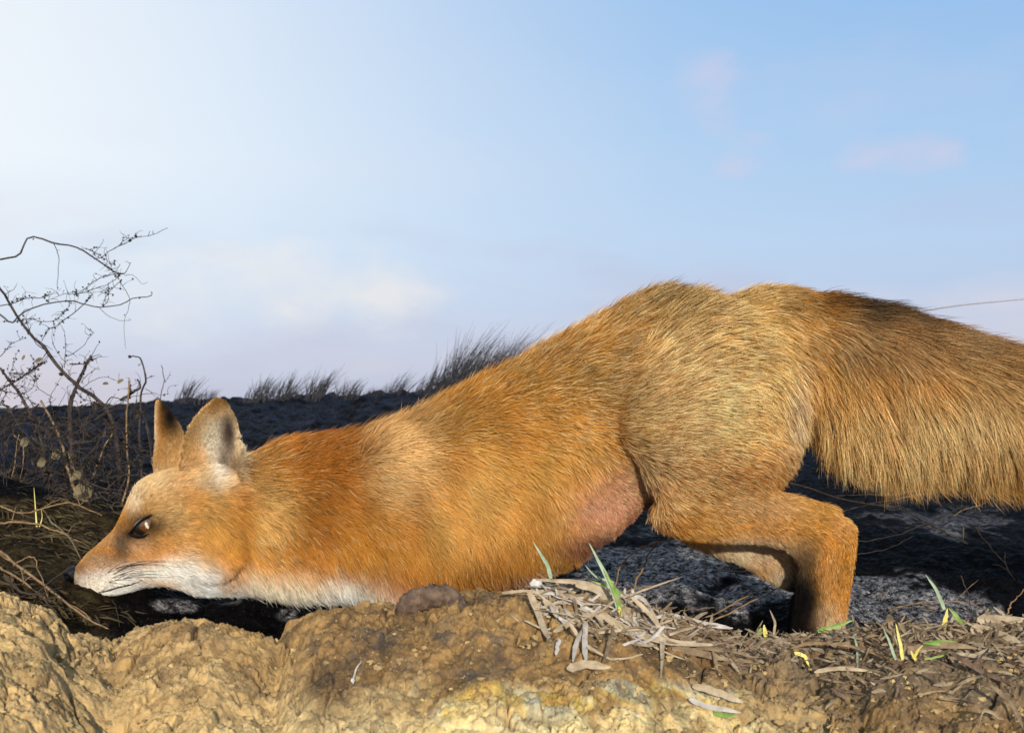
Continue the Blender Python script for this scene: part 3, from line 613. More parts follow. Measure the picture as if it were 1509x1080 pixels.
# ---- eye, nose, mouth, whiskers, claws
def inpl(v):  # picture vector (dx right, dy down) -> world
    return v[0] * RT - v[1] * UP
PXM = FY / F
def eye_mat(b):
    c = attr('col'); L.new(c, b.inputs['Base Color']); b.inputs['Coat Weight'].default_value = 1; b.inputs['Coat Roughness'].default_value = .10
M_eye = mat('fox_eye', eye_mat, .15, .6)
def make_eye(cx, cy, mirror=False):
    p, n = surf(cx, cy)
    if mirror: p = np.array([p[0], 2 * (FY) - p[1], p[2]])
    ax = inpl((.91, -.42)); ay = inpl((.42, .91)); az = CAM - p; az /= np.linalg.norm(az)
    if mirror: az = np.array([az[0] * .3, 1., 0])
    V = []; Fc = []; nu, nvv = 40, 20; cols = []
    cc_ = p - az * .0032
    for i in range(nvv + 1):
        ph = math.pi * i / nvv
        for k in range(nu):
            th = 2 * math.pi * k / nu
            l = np.array([math.sin(ph) * math.cos(th), math.sin(ph) * math.sin(th), math.cos(ph)])
            V.append(cc_ + ax * l[0] * 20 * PXM + ay * l[1] * 12.5 * PXM + az * l[2] * .0052)
            ex, ey = l[0] * 20 + .5, l[1] * 12.5; r = math.hypot(ex, ey * .95); q = math.hypot((ex - .8) / 1.9, ey / 4.6)
            cols.append((.62, .56, .38) if q < 1 and l[2] > 0 else ((.085, .028, .008) if r < 9.2 and l[2] > 0 else (.01, .007, .006)))  # pale slit pupil: eyeshine from the flash painted as colour
    for i in range(nvv):
        for k in range(nu): Fc.append((i * nu + k, i * nu + (k + 1) % nu, (i + 1) * nu + (k + 1) % nu, (i + 1) * nu + k))
    mb = MB(); mb.add(V, Fc); o = mb.build('eye', M_eye, fox)
    a = o.data.attributes.new('col', 'FLOAT_COLOR', 'POINT'); a.data.foreach_set('color', np.array([(*c, 1) for c in cols], np.float32).ravel())
    # lids
    lid = MB()
    loop = catmull([(195, 784), (203, 775), (213, 767), (224, 764), (233, 768)], 14); lo2 = catmull([(233, 768), (227, 777), (217, 784), (206, 787), (195, 784)], 14)
    for lp in (loop, lo2):
        pts = []
        for q in lp:
            pp = np.array(cc_) + inpl(((q[0] - 214) * 1.28, (q[1] - 775) * 1.34)) * PXM; rr = np.hypot((q[0] - cx), (q[1] - cy)) / 18
            pts.append(pp + az * (.0048 - .0030 * rr ** 2))
        lid.tube(pts, [.0009] + [.0014] * 12 + [.0009], 6)
    lid.build('eyelid', M_lid, fox)
M_lid = simple('dark_skin', (.003, .002, .002), (.010, .007, .006), 200, .6, .1)
make_eye(216, 774); make_eye(216, 774, True)
def nose_m(b):
    b.inputs['Base Color'].default_value = (.004, .0035, .004, 1); v = nn('ShaderNodeTexVoronoi'); v.inputs['Scale'].default_value = 1400
    t = nn('ShaderNodeTexCoord'); L.new(t.outputs['Object'], v.inputs['Vector']); bump(b, v.outputs['Distance'], .6, .0006)
M_nose = mat('wet_nose', nose_m, .3, .18)
nb = MB(); V = []; nu, nvv = 32, 20; c_ = P(108, 846, FY)
for i in range(nvv + 1):
    ph = math.pi * i / nvv
    for k in range(nu):
        th = 2 * math.pi * k / nu; l = np.array([math.sin(ph) * math.cos(th), math.sin(ph) * math.sin(th), math.cos(ph)])
        sc_ = 1.0
        for sg in (-1, 1):   # comma nostrils on both sides
            nq = np.array([-.55, sg * .78, -.12]); nq /= np.linalg.norm(nq); sc_ -= .38 * math.exp(-((l - nq) ** 2 @ np.array([5., 9., 22.])) * 2)
        V.append(c_ + l * np.array([.0098, .0088, .0086]) * sc_)
nb.add(V, [(i * nu + k, i * nu + (k + 1) % nu, (i + 1) * nu + (k + 1) % nu, (i + 1) * nu + k) for i in range(nvv) for k in range(nu)])
nb.build('nose', M_nose, fox)
for sg in (0, 1):
    pts = []
    for q in catmull([(118, 868), (135, 872), (155, 870), (175, 864), (195, 859), (212, 852), (228, 843)], 24):
        p, n = surf(*q); p = p + n * .0006
        if sg: p = np.array([p[0], 2 * FY - p[1], p[2]])
        pts.append(p)
    mb = MB(); mb.tube(pts, np.interp(np.arange(24), [0, 4, 18, 23], [.0004, .0011, .0015, .0004]), 6); mb.build('lip', M_lid, fox)
M_whisk = simple('whisker', (.015, .012, .01), (.03, .025, .02), 100, .4, .4)
for i, (sx, sy, ex, ey) in enumerate([(168, 838, 262, 828), (172, 842, 256, 826), (166, 846, 250, 836), (176, 848, 244, 838), (164, 852, 238, 842), (182, 834, 268, 836), (170, 856, 224, 846), (158, 844, 215, 826), (180, 852, 272, 850), (160, 858, 205, 856)]):
    for sg in (0, 1):
        if sg: continue
        p, n = surf(sx, sy); e = P(ex, ey, FY - .055 - .02 * random.random()); m_ = (p + e) / 2 + np.array([0, -.012, .004 + .004 * random.random()])
        pts = catmull([p, m_, e], 12)
        if sg: pts[:, 1] = 2 * FY - pts[:, 1]
        mb = MB(); mb.tube(pts, np.linspace(.00036, .00006, 12), 4); mb.build('whisker', M_whisk, fox)
M_claw = simple('claw', (.05, .04, .03), (.12, .1, .08), 90, .4, .5)
for cx, cy, yo in [(492, 1000, -.045), (492, 1000, .065), (1090, 1008, -.07), (1078, 1003, .05)]:
    for k in range(4):
        p = P(cx, cy, FY + yo + (k - 1.5) * .008); mb = MB()
        mb.tube(catmull([p + (.003, 0, .002), p + (-.004, 0, .001), p + (-.009, 0, -.004)], 6), np.linspace(.0017, .0003, 6), 6); mb.build('claw', M_claw, fox)

# ==================================================================  PLANTS AND LITTER
M_stem = simple('dead_stem', (.018, .014, .013), (.075, .052, .038), 120, .8, .2)
M_twig = simple('brown_twig', (.10, .058, .026), (.28, .175, .085), 150, .75, .25)
M_dark = simple('dark_bramble', (.012, .009, .007), (.05, .035, .022), 120, .85, .15)
M_seed = simple('dead_seed', (.012, .010, .010), (.035, .026, .022), 200, .85, .15)
M_straw = simple('bleached_straw', (.22, .16, .095), (.44, .34, .22), 110, .7, .25)
M_straw2 = simple('grey_straw', (.26, .22, .18), (.46, .41, .35), 110, .7, .25)
M_mulch = simple('brown_mulch', (.10, .065, .035), (.27, .19, .11), 90, .8, .2)
M_green = simple('green_blade', (.10, .20, .03), (.28, .36, .10), 90, .5, .4)
M_bgreen = simple('bluish_blade', (.20, .27, .16), (.36, .42, .28), 90, .55, .35)
M_yellow = simple('yellow_shoot', (.62, .48, .08), (.72, .64, .24), 90, .5, .35)
M_reed = simple('dark_reed', (.012, .012, .014), (.045, .04, .042), 40, .8, .2)
M_leaf = simple('dead_leaf', (.07, .055, .028), (.17, .13, .07), 120, .8, .2)
M_bark = simple('root_bark', (.05, .03, .02), (.17, .11, .07), 140, .8, .2, .9)
M_stone = simple('pebble', (.45, .42, .38), (.65, .62, .56), 200, .6, .3)

def zl(pts, Y, jy=0):   # zoomed-crop coordinates of the shrub -> world
    return [P(a / 3.6, 320 + b / 3.6, Y + (random.random() - .5) * jy) for a, b in pts]
def wig(pts, n, amp):
    q = catmull(pts, n); k = np.cumsum(np.random.default_rng(random.randrange(10 ** 6)).normal(0, amp, q.shape), 0); t = np.linspace(0, 1, n)[:, None]
    return q + (k - k[0] * (1 - t) - k[-1] * t) * .8
def side_twigs(tw, sd_, pts, n, lmin, lmax, rad, seeds=2):
    for _ in range(n):
        i = random.randrange(2, len(pts) - 1); p = pts[i]; a = random.uniform(0, 2 * math.pi); l = random.uniform(lmin, lmax)
        d = np.array([math.cos(a), random.uniform(-.5, .5), math.sin(a) * .8 + .35]); d /= np.linalg.norm(d)
        c = p + d * l * .5 + np.array([random.uniform(-.3, .3), 0, random.uniform(-.1, .3)]) * l; e = p + d * l
        q = wig([p, c, e], 8, l * .03); tw.tube(q, np.linspace(rad, rad * .4, 8), 4)
        for _ in range(random.randrange(seeds + 1)):
            j = random.randrange(2, 8); sd_.blob(q[j] + np.random.default_rng(random.randrange(10**6)).normal(0, .0012, 3), random.uniform(.0007, .0019), .9, 6, 4)
def plant(name, label, cat, Y, stems, twigs, nside, sl, group=None, leaves=()):
    b = zl([stems[0][0][-1]], Y)[0]; r = thing(name, (b[0], b[1], field_base(np.array([b[0]]), np.array([b[1]]))[0]), label, cat, group)
    tw = MB(); sd_ = MB(); sd_.blob(np.array(b) + (0, 0, .02), .002)
    for pts, r0, r1 in stems:
        q = wig(zl(pts, Y, .03), 28, .0010); st = MB(); st.tube(q, np.linspace(r0, r1, 28), 6, .3); st.build('stem', M_stem, r)
        side_twigs(tw, sd_, q, nside, sl * .4, sl, .0007)
        for _ in range(int(nside * .8)):
            i = random.randrange(28); sd_.blob(q[i] + np.random.default_rng(random.randrange(10**6)).normal(0, .0022, 3), random.uniform(.0013, .003), .8, 6, 4)
    for pts, r0, ns in twigs:
        q = wig(zl(pts, Y, .04), 22, .0007); tw.tube(q, np.linspace(r0, r0 * .45, 22), 5)
        if ns:
            side_twigs(tw, sd_, q, int(ns * 1.3), .006, .030, .0005, 1)
            for _ in range(int(ns * 1.2)):
                i = random.randrange(22); sd_.blob(q[i] + np.random.default_rng(random.randrange(10**6)).normal(0, .0015, 3), random.uniform(.0008, .0018), .9, 6, 4)
    tw.build('twigs', M_stem, r); tag(sd_.build('seed_husks', M_seed, r), kind='stuff')
    for lx, ly, s, an in leaves:
        lf = MB(); c = zl([(lx, ly)], Y - .02)[0]; d = np.array([math.cos(an), .2, math.sin(an)]); lf.blade(catmull([c - d * s, c + (0, .002, .001), c + d * s], 8), np.array([.1, .6, .9, 1, 1, .8, .5, .1]) * s * 1.1, (-d[2], .3, d[0]), .4); lf.build('leaf', M_leaf, r)
    return r
plant('bare_shrub', 'bare dark shrub with a thick leaning stem and thorny side twigs at the left edge', 'shrub', 1.95,
    [([(-80, 280), (0, 385), (60, 480), (150, 620), (230, 700), (330, 830), (420, 910), (520, 975), (600, 1100), (640, 1400)], .0016, .0042),
     ([(485, 735), (460, 770), (400, 900), (375, 990), (370, 1150), (390, 1450)], .0024, .0042),
     ([(0, 800), (70, 900), (130, 1000), (200, 1150), (240, 1400)], .002, .0034),
     ([(-60, 980), (20, 900), (90, 860), (170, 810), (240, 770)], .0012, .0018)],
    [([(490, 410), (430, 480), (330, 560), (260, 600), (220, 660)], .0010, 12), ([(60, 560), (150, 540), (220, 560), (300, 545), (350, 500), (370, 450)], .0008, 12), ([(0, 740), (50, 680), (140, 640)], .0008, 5),
     ([(350, 740), (430, 700), (500, 610)], .0008, 3), ([(340, 800), (350, 640), (340, 600)], .0007, 4), ([(370, 780), (450, 770), (540, 735)], .0011, 6), ([(430, 880), (470, 840), (525, 795)], .0007, 2), ([(440, 910), (500, 870), (550, 855), (640, 870)], .0007, 2),
     ([(230, 700), (180, 640), (150, 560), (120, 510)], .0009, 6), ([(220, 780), (150, 830), (60, 830)], .0008, 8), ([(0, 950), (60, 800), (100, 700)], .0007, 6), ([(90, 950), (170, 900), (180, 760), (160, 730)], .0007, 6),
     ([(280, 960), (210, 900), (190, 830)], .0007, 3), ([(0, 1000), (40, 930), (130, 960), (210, 1000)], .0008, 8), ([(260, 980), (300, 890), (330, 850)], .0006, 2), ([(400, 900), (440, 960), (560, 990)], .0009, 4), ([(280, 660), (320, 740), (370, 790)], .0006, 2)],
    16, .035, None, [(640, 872, .006, .6), (560, 885, .005, 0), (205, 760, .007, .5), (125, 745, .005, 1.2)])
plant('climbing_vine', 'thin looping vine arching above the bare shrub against the sky', 'vine', 1.9,
    [([(890, 58), (800, 90), (700, 120), (600, 165), (540, 212), (500, 222)], .0004, .0008),
     ([(660, 300), (600, 290), (500, 220), (400, 155), (280, 135), (150, 105), (95, 200), (0, 230), (-120, 260), (-200, 600), (-180, 1400)], .0011, .0019),
     ([(800, 395), (800, 415), (720, 420), (650, 455), (530, 472), (450, 455), (370, 435), (240, 455), (120, 500), (60, 555), (0, 520), (-140, 470), (-200, 900)], .0007, .0016)],
    [([(450, 165), (520, 200), (575, 240), (610, 300), (640, 340)], .0006, 16), ([(285, 140), (312, 220), (308, 370), (322, 378)], .0007, 1), ([(660, 300), (690, 250), (665, 235)], .0007, 0),
     ([(660, 300), (560, 310), (500, 340), (450, 385), (380, 400), (300, 420), (240, 450)], .0008, 12), ([(640, 310), (560, 360), (450, 400), (380, 408)], .0007, 5), ([(660, 310), (700, 310), (750, 355), (785, 345)], .0005, 0),
     ([(640, 340), (680, 420), (680, 500), (660, 560), (668, 700)], .0006, 1), ([(520, 475), (580, 520), (640, 550), (690, 545), (680, 535)], .0005, 0), ([(0, 470), (90, 455), (150, 430), (220, 425), (265, 402)], .0010, 12),
     ([(640, 340), (580, 400), (550, 470), (580, 440), (575, 370)], .0007, 9), ([(380, 410), (460, 410), (560, 405)], .0006, 6), ([(610, 170), (680, 110), (720, 105)], .0004, 8)],
    2, .012)
plant('dead_stalk', 'short dead stalk with a hooked tip on a black stump at the crest', 'plant', 2.0,
    [([(690, 738), (740, 750), (765, 850), (750, 950), (745, 1200), (750, 1420)], .0011, .0024)], [([(770, 910), (830, 940), (900, 935)], .0006, 2), ([(640, 970), (700, 930), (750, 900), (730, 860)], .0030, 5), ([(690, 960), (690, 900)], .002, 3)], 5, .02)
plant('dead_stalk', 'thin crooked dead stalk standing alone just left of the far ear', 'plant', 2.0,
    [([(855, 785), (872, 880), (850, 950), (840, 1200), (850, 1400)], .0006, .0012)], [([(870, 870), (890, 850)], .0005, 1)], 2, .01)

# tangle of thin dead stems below the shrub
tg = thing('dead_bramble', tuple(P(110, 745, 1.75)), 'tangled brown dead bramble in the dark hollow left of the face', 'bramble')
for part in range(4):
    for k in range(24):
        mb = MB()
        a = random.uniform(-20, 215); b = random.uniform(600, 735); l = random.uniform(25, 95); an = random.choice([random.uniform(-.6, .6), random.uniform(1.0, 2.1)])
        Y = random.uniform(1.5, 1.9); p0 = P(a, b, Y); p1 = P(min(a + l * math.cos(an), 225), b + l * math.sin(an) * .8, Y + random.uniform(-.08, .08))
        mb.tube(wig([p0, (p0 + p1) / 2 + (0, 0, random.uniform(-.01, .02)), p1], 12, .0012), np.linspace(random.uniform(.0006, .0018), .0005, 12), 5, .3)
        mb.build('stem', [M_stem, M_dark, M_stem, M_dark][part], tg)
for pts, r in [([(190, 560), (185, 640), (190, 700), (175, 760)], .0016), ([(60, 590), (85, 640), (100, 690), (112, 730)], .0022), ([(28, 640), (22, 690), (16, 735)], .0009), ([(170, 633), (150, 665), (138, 700)], .0013), ([(100, 665), (110, 700), (122, 720), (150, 770)], .0015), ([(30, 705), (35, 660), (20, 640)], .0008)]:
    mb = MB(); mb.tube(wig([P(a, b, 1.6) for a, b in pts], 20, .0008), np.linspace(r * .7, r, 20), 6, .3); mb.build('stem', M_twig, tg)
for lx, ly, s in [(122, 722, .016), (82, 668, .008), (60, 680, .007), (35, 650, .007), (112, 700, .008)]:
    mb = MB(); c = P(lx, ly, 1.56); d = np.array([.2, .2, 1.]); mb.blade(catmull([c - d * s, c + (0, .003, 0), c + d * s * .8], 8), np.array([.5, .9, 1.1, 1.0, 1.1, .8, .6, .15]) * s * 1.4, (1, .3, 0), .3); mb.build('leaf', M_leaf, tg)

for part in range(3):
    mb = MB()
    for k in range(150):
        p0 = P(random.uniform(-40, 205), random.uniform(596, 750), random.uniform(1.45, 1.95)); an = random.uniform(0, 2 * math.pi); l = random.uniform(.01, .05); d = np.array([math.cos(an), random.uniform(-.5, .5), math.sin(an)])
        mb.tube(wig([p0, p0 + d * l * .5 + (0, 0, random.uniform(-.01, .01)), p0 + d * l], 7, .001), np.linspace(.0007, .0003, 7), 4)
        if k % 3 == 0: mb.blade(catmull([p0 - d * .006, p0 + (0, .002, 0), p0 + d * .006], 5), np.array([.2, .9, 1, .8, .2]) * random.uniform(.002, .008), (-d[2], .5, d[0]), .6)
    tag(mb.build('dead_vine_debris', [M_stem, M_dark, M_dark][part], tg), kind='stuff')
# dry reed tufts on the far crest, leaning right in the wind
def tuft(px, py, wpx, hpx, n, label, Y=4.7, lean=.55):
    b = P(px, py + 14, Y); r = MB(); gs = np.random.default_rng(int(px * 7 + hpx))
    for k in range(int(n * 2.6)):
        a = px + gs.normal(0, wpx / 2.4); h = hpx * (.25 + .75 * gs.beta(2, 2.6)) * 1.45 * math.exp(-((a - px) / wpx) ** 2 * 1.2); yy = Y + gs.uniform(-.2, .2)
        p0 = P(a, py + 14, yy); ln = (h + 8) * (lean + gs.normal(0, .28)); cv = gs.uniform(.28, .52)
        p2 = P(a + ln, py - h, yy + gs.uniform(-.05, .05)); p1 = P(a + ln * cv, py + 10 - (h + 10) * .5, yy)
        r.blade(catmull([p0, p1, p2], 7), np.linspace(1, .10, 7) * gs.uniform(.0018, .0050), (1, .3, 0), .3)
    o = r.build('reed_tuft', M_reed); return tag(o, label, 'grass tuft', 'dry reed tufts on the far crest')
tuft(668, 578, 55, 80, 150, 'tallest dark reed clump on the crest, its left half, just left of the fox back')
tuft(722, 572, 48, 74, 120, 'tall reed clump right against the rising line of the fox back')
tuft(630, 580, 34, 34, 60, 'low reeds at the left foot of the tallest clump')
tuft(575, 585, 26, 34, 36, 'sparse reed tuft one step left of the tallest clump')
tuft(508, 585, 30, 26, 40, 'short brushy reed tuft midway along the crest')
tuft(460, 585, 26, 40, 44, 'spiky reed tuft midway along the crest with one long blade')
tuft(415, 586, 26, 34, 44, 'reed tuft right of centre between near ear and spiky tuft')
tuft(380, 586, 24, 32, 40, 'reed tuft just right of the near ear tip')
tuft(300, 586, 26, 12, 22, 'tiny reed tuft between the two ear tips')
tuft(270, 586, 18, 30, 26, 'thin reed tuft left of the near ear')
tuft(543, 585, 18, 16, 20, 'tiny tuft between short brushy and sparse tufts')
# a fine stalk far behind the tail
mb = MB(); mb.tube(wig([P(1340, 462, 3.2), P(1400, 452, 3.2), P(1480, 444, 3.2), P(1530, 440, 3.25)], 16, .001), np.linspace(.0016, .0006, 16), 5)
mb.tube(wig([P(1340, 462, 3.2), P(1280, 520, 3.2), P(1240, 640, 3.2), P(1230, 690, 3.2)], 16, .001), np.linspace(.0016, .0018, 16), 5)
tag(mb.build('grass_stalk', M_twig), 'single fine grass stalk bending out above the tail', 'grass')

# twigs and roots on the black ground
def twig(pts, r, label, grp, m=M_twig, Y=None, lift=.004, kids=0):
    w_ = []
    for q in pts:
        px, py = q[:2]; Yq = q[2] if len(q) > 2 else Y; w_.append(P(px, py, Yq))
    q = wig(w_, 26, .0008); mb = MB(); mb.tube(q, np.linspace(r, r * .5, 26), 6, .25)
    for _ in range(kids):
        i = random.randrange(4, 22); d = np.array([random.uniform(-1, 1), random.uniform(-.3, .3), random.uniform(-.4, .8)]); l = random.uniform(.012, .04)
        mb.tube(wig([q[i], q[i] + d * l * .5 + (0, 0, .002), q[i] + d * l], 7, .0005), np.linspace(r * .5, r * .25, 7), 4)
    return tag(mb.build('twig', m), label, 'twig', grp)
G1 = 'twigs crossing the black ground behind the fox'
twig([(1165, 712), (1250, 740), (1330, 752), (1420, 800), (1490, 835), (1540, 880)], .0016, 'longest brown twig running down right under the tail', G1, Y=1.62, kids=6)
twig([(1230, 730), (1300, 728), (1360, 722)], .0008, 'thin straight twig just below the tail fringe', G1, Y=1.66, kids=1)
twig([(1240, 755), (1290, 738), (1370, 728)], .0009, 'thin twig forking off the long twig below the tail', G1, Y=1.64, kids=1)
twig([(1255, 800), (1310, 792), (1370, 772), (1420, 745)], .0010, 'twig curving up right from beside the hock', G1, Y=1.5, kids=2)
twig([(1255, 818), (1300, 808), (1345, 790)], .0008, 'short twig just right of the near hind leg', G1, Y=1.48)
twig([(1310, 900), (1370, 885), (1425, 888), (1470, 908)], .0010, 'arched twig low behind the green-tipped shoot', G1, Y=1.25, kids=1)
twig([(1432, 772), (1455, 800), (1480, 830), (1500, 860)], .0010, 'forked twig near the right edge under the tail', G1, Y=1.4, kids=4)
twig([(1480, 910), (1492, 888), (1509, 868)], .0009, 'small twig poking up at the right edge of the bank', G1, Y=1.1)
twig([(1416, 848), (1428, 880), (1432, 915)], .0007, 'dark upright twig right of the green-tipped shoot', G1, Y=1.2, m=M_stem)
twig([(1030, 915), (1080, 890), (1120, 872), (1145, 855)], .0010, 'upper of two parallel twigs left of the hind foot', G1, Y=1.22)
twig([(1040, 920), (1090, 896), (1140, 868), (1165, 850)], .0010, 'lower of two parallel twigs left of the hind foot', G1, Y=1.20)
twig([(925, 890), (945, 850), (960, 815), (972, 792)], .0013, 'upright brown twig on the grey foam below the groin', G1, Y=1.25, kids=1)
twig([(905, 870), (920, 830), (960, 805), (1000, 797)], .0009, 'bent twig left of the upright brown one', G1, Y=1.28, kids=3)
twig([(1050, 840), (1090, 845), (1130, 838), (1165, 822)], .0009, 'twig curving under the paler far shank', G1, Y=1.35, kids=4)
twig([(1030, 860), (1040, 830), (1035, 812)], .0007, 'thin upright twig under the paler far shank', G1, Y=1.3, kids=1)
twig([(1060, 880), (1090, 860), (1130, 880)], .0007, 'dark tangled twig above the parallel pair', G1, Y=1.28, m=M_stem, kids=4)
twig([(905, 872), (960, 862), (1000, 850)], .0006, 'pale straw-like twig crossing the grey foam', G1, Y=1.05)
gt = random.Random(21)
for k in range(26):
    left = k < 12; a = gt.uniform(935, 1150) if left else gt.uniform(1265, 1500); b = gt.uniform(815, 915) if left else gt.uniform(760, 915); l = gt.uniform(25, 80); an = gt.uniform(-.9, .6); Yk = min(1.9, CAMZ * .78 / max((b - 600) / F, .1)) - .02
    twig([(a, b), (a + l * .5 * math.cos(an), b - l * .5 * math.sin(an) - gt.uniform(0, 8)), (a + l * math.cos(an), b - l * math.sin(an))], gt.uniform(.0004, .0009), 'short hair-thin brown twig lying on the frosty foam between the belly and the far foot' if left else 'short hair-thin brown twig lying on the black ground under the tail', 'hair-thin twigs on the frosty foam' if left else 'hair-thin twigs under the tail', Y=Yk, kids=gt.choice([0, 1, 2]))
G2 = 'roots and stems on the matted slope in front of the nose'
twig([(0, 812), (45, 848), (90, 885), (130, 912), (165, 930)], .0015, 'long root sloping down past the nose to the bank', G2, Y=1.05, kids=3)
twig([(0, 835), (50, 868), (95, 900), (150, 925)], .0012, 'root running beside the long root near the nose', G2, Y=1.08, kids=3)
twig([(20, 833), (48, 824), (62, 840), (72, 882)], .0008, 'thin pale root hooking down over the slope', G2, Y=1.02)
twig([(0, 770), (60, 775), (120, 800)], .0013, 'brown stem across the matted slope', G2, Y=1.16, kids=3)
twig([(0, 745), (40, 755), (100, 745), (150, 760)], .0011, 'stem along the top of the matted slope', G2, Y=1.25, kids=5)
twig([(5, 850), (30, 870), (60, 880), (90, 915)], .0012, 'dark root nearest the pale bank at left', G2, Y=1.0, m=M_stem, kids=2)
twig([(70, 760), (100, 790), (118, 822)], .0010, 'olive stem ending above the nose', G2, Y=1.14, m=M_leaf, kids=2)

# matted dead litter on that slope
def on_field(px, py):
    d = FWD + (px - W0 / 2) / F * RT + (H0 / 2 - py) / F * UP; q = CAM + d[None] * (np.linspace(.97, 2.6, 260) / d[1])[:, None]
    zf = field_base(q[:, 0], q[:, 1]); k = np.argmax(q[:, 2] < zf) if (q[:, 2] < zf).any() else 259; return np.array([q[k, 0], q[k, 1], zf[k]])
mb = MB(); g = np.random.default_rng(5)
for k in range(900):
    a = g.uniform(-60, 200); b = g.uniform(735, 925); p = on_field(a, b) + (0, 0, g.uniform(0, .006))
    an = g.normal(-.5, .55); l = g.uniform(.008, .035); d = np.array([math.cos(an), g.uniform(-.6, .6), math.sin(an) * .6]); mb.blade(catmull([p - d * l / 2, p + (0, 0, .002), p + d * l / 2], 5), np.array([.3, .8, 1, .7, .2]) * g.uniform(.0010, .0030), (g.normal(), g.normal(), g.normal()), .3)
tag(mb.build('plant_litter', simple('dark_litter', (.010, .007, .004), (.085, .058, .024), 70, .8, .2)), 'brown matted dead plant litter on the slope before the nose', 'litter', kind='stuff')

# litter on the right of the clay bank
def on_bank(px, py):
    """point of the bank surface seen at this pixel"""
    lo, hi = .55, 1.0; d = FWD + (px - W0 / 2) / F * RT + (H0 / 2 - py) / F * UP; Ys = np.linspace(lo, hi, 200); q = CAM + d[None] * (Ys / d[1])[:, None]
    zb = bank_z(q[:, 0], q[:, 1], False); k = np.argmax(q[:, 2] < zb) if (q[:, 2] < zb).any() else int(np.argmin(q[:, 2] - zb)); return np.array([q[k, 0], q[k, 1], zb[k]])
mb = MB(); mb2 = MB(); mb3 = MB()
for k in range(2300):
    a = g.uniform(930, 1560); b = np.interp(a, CREST[:, 0], CREST[:, 1]) + abs(g.normal(0, 1)) * (46 if a > 1200 else 26) + 1
    if b > 1075 or g.random() < .35 * (1 + math.sin(a / 37.0) * math.sin(b / 17.0)): continue
    p = on_bank(a, b) + (0, -g.uniform(0, .004), g.uniform(0, .005)); an = g.normal(-.1, .9); l = g.uniform(.004, .040) * g.uniform(.3, 1); d = np.array([math.cos(an), g.uniform(-.6, .6), math.sin(an) * .7])
    (mb, mb2, mb3)[k % 3].blade(wig([p - d * l / 2, p + (0, 0, g.uniform(-.001, .002)), p + d * l / 2], 6, .0004), np.array([.4, .8, 1, .9, .6, .15]) * g.uniform(.0006, .0034), (-d[2], g.uniform(-.6, .9), d[0]), g.uniform(0, .5), twist=g.normal(0, 1.2))
tag(mb.build('mulch', M_mulch), 'brown shredded mulch along the right crest of the bank', 'mulch', kind='stuff')
tag(mb2.build('chaff', simple('dull_chaff', (.13, .095, .058), (.33, .26, .17), 90, .8, .15)), 'pale shredded chaff along the right crest of the bank', 'chaff', kind='stuff')
tag(mb3.build('peat_flakes', M_bark), 'dark brown plant flakes along the right crest of the bank', 'flakes', kind='stuff')
# crumbs
mb = MB()
for k in range(2600):
    a = g.uniform(-60, 1560); b = np.interp(a, CREST[:, 0], CREST[:, 1]) + g.uniform(3, 190)
    if b > 1085: continue
    p = on_bank(a, b); r = .0005 + .0030 * g.random() ** 7; mb.blob(p + (0, 0, r * .4), (r, r * g.uniform(.6, 1.2), r * .7), 1.0, 6, 4)
mb.flat = True
tag(mb.build('soil_crumbs', simple('crumb', (.12, .07, .028), (.52, .36, .16), 28, .85, .15, .9)), 'loose clay crumbs scattered over the bank', 'crumbs', kind='stuff')

# individual dead blades (x, y, distance-from-surface bend) over the central clump
G3 = 'bleached dead grass blades on the bank crest'
def dead(pts, wpx, label, m=M_straw, grp=G3, name='dry_straw', cat='dry straw', h=.006, taper=.35, tw=0):
    base = [on_bank(a, max(b, np.interp(a, CREST[:, 0], CREST[:, 1]) + 3)) for a, b in pts]; Yb = np.mean([q[1] for q in base]) - .012
    w_ = [P(a, b, min(Yb, q[1] - .010)) for (a, b), q in zip(pts, base)]
    n = 16; q = wig(w_, n, .0003); wd = wpx * .00046 * np.interp(np.linspace(0, 1, n), [0, .12, .7, 1], [.35, 1, .9, taper * .6]) * (1 + .18 * perlin(np.arange(n) * .8, np.full(n, wpx + pts[0][0] * .37), 9)); mb = MB()
    t = w_[-1] - w_[0]; t = t / np.linalg.norm(t); sd_ = np.array([-t[2], .25 + tw, t[0]]) + np.array([0, .02, 0]); mb.blade(q, wd, sd_, .3, twist=random.uniform(-1.1, 1.1)); return tag(mb.build(name, m), label, cat, grp)
dead([(866, 918), (852, 945), (844, 975)], 9, 'left of the two bright upright blades hanging under the straw clump', M_straw2)
dead([(862, 915), (860, 945), (864, 975)], 10, 'right of the two bright upright blades hanging under the straw clump', M_straw2)
dead([(822, 940), (820, 965)], 7, 'small bright blade left of the upright pair', M_straw2)
dead([(930, 880), (955, 900), (972, 925), (976, 960), (974, 998)], 9, 'long blade arching over and down at the right of the clump')
dead([(790, 854), (830, 856), (870, 860), (905, 880), (930, 915), (960, 950), (1010, 972)], 8, 'longest flat blade sweeping right across the clump')
dead([(848, 862), (880, 872), (905, 900), (915, 930)], 10, 'curved blade in the middle of the clump')
dead([(778, 870), (790, 895), (800, 925), (812, 945)], 12, 'wide blade down the left side of the clump')
dead([(800, 905), (830, 890), (860, 880)], 11, 'wide blade slanting up in the clump', M_straw2)
dead([(800, 885), (830, 905), (862, 915)], 12, 'broad blade slanting down to the upright pair')
dead([(815, 930), (850, 912), (880, 905)], 9, 'blade behind the top of the upright pair')
dead([(905, 920), (898, 945), (890, 975)], 7, 'brown blade leaning left under the clump', M_mulch)
dead([(870, 868), (850, 885), (820, 900)], 8, 'short blade tilted left in the clump')
dead([(905, 890), (940, 905), (985, 915), (1035, 925)], 12, 'broad pale blade lying to the right of the clump')
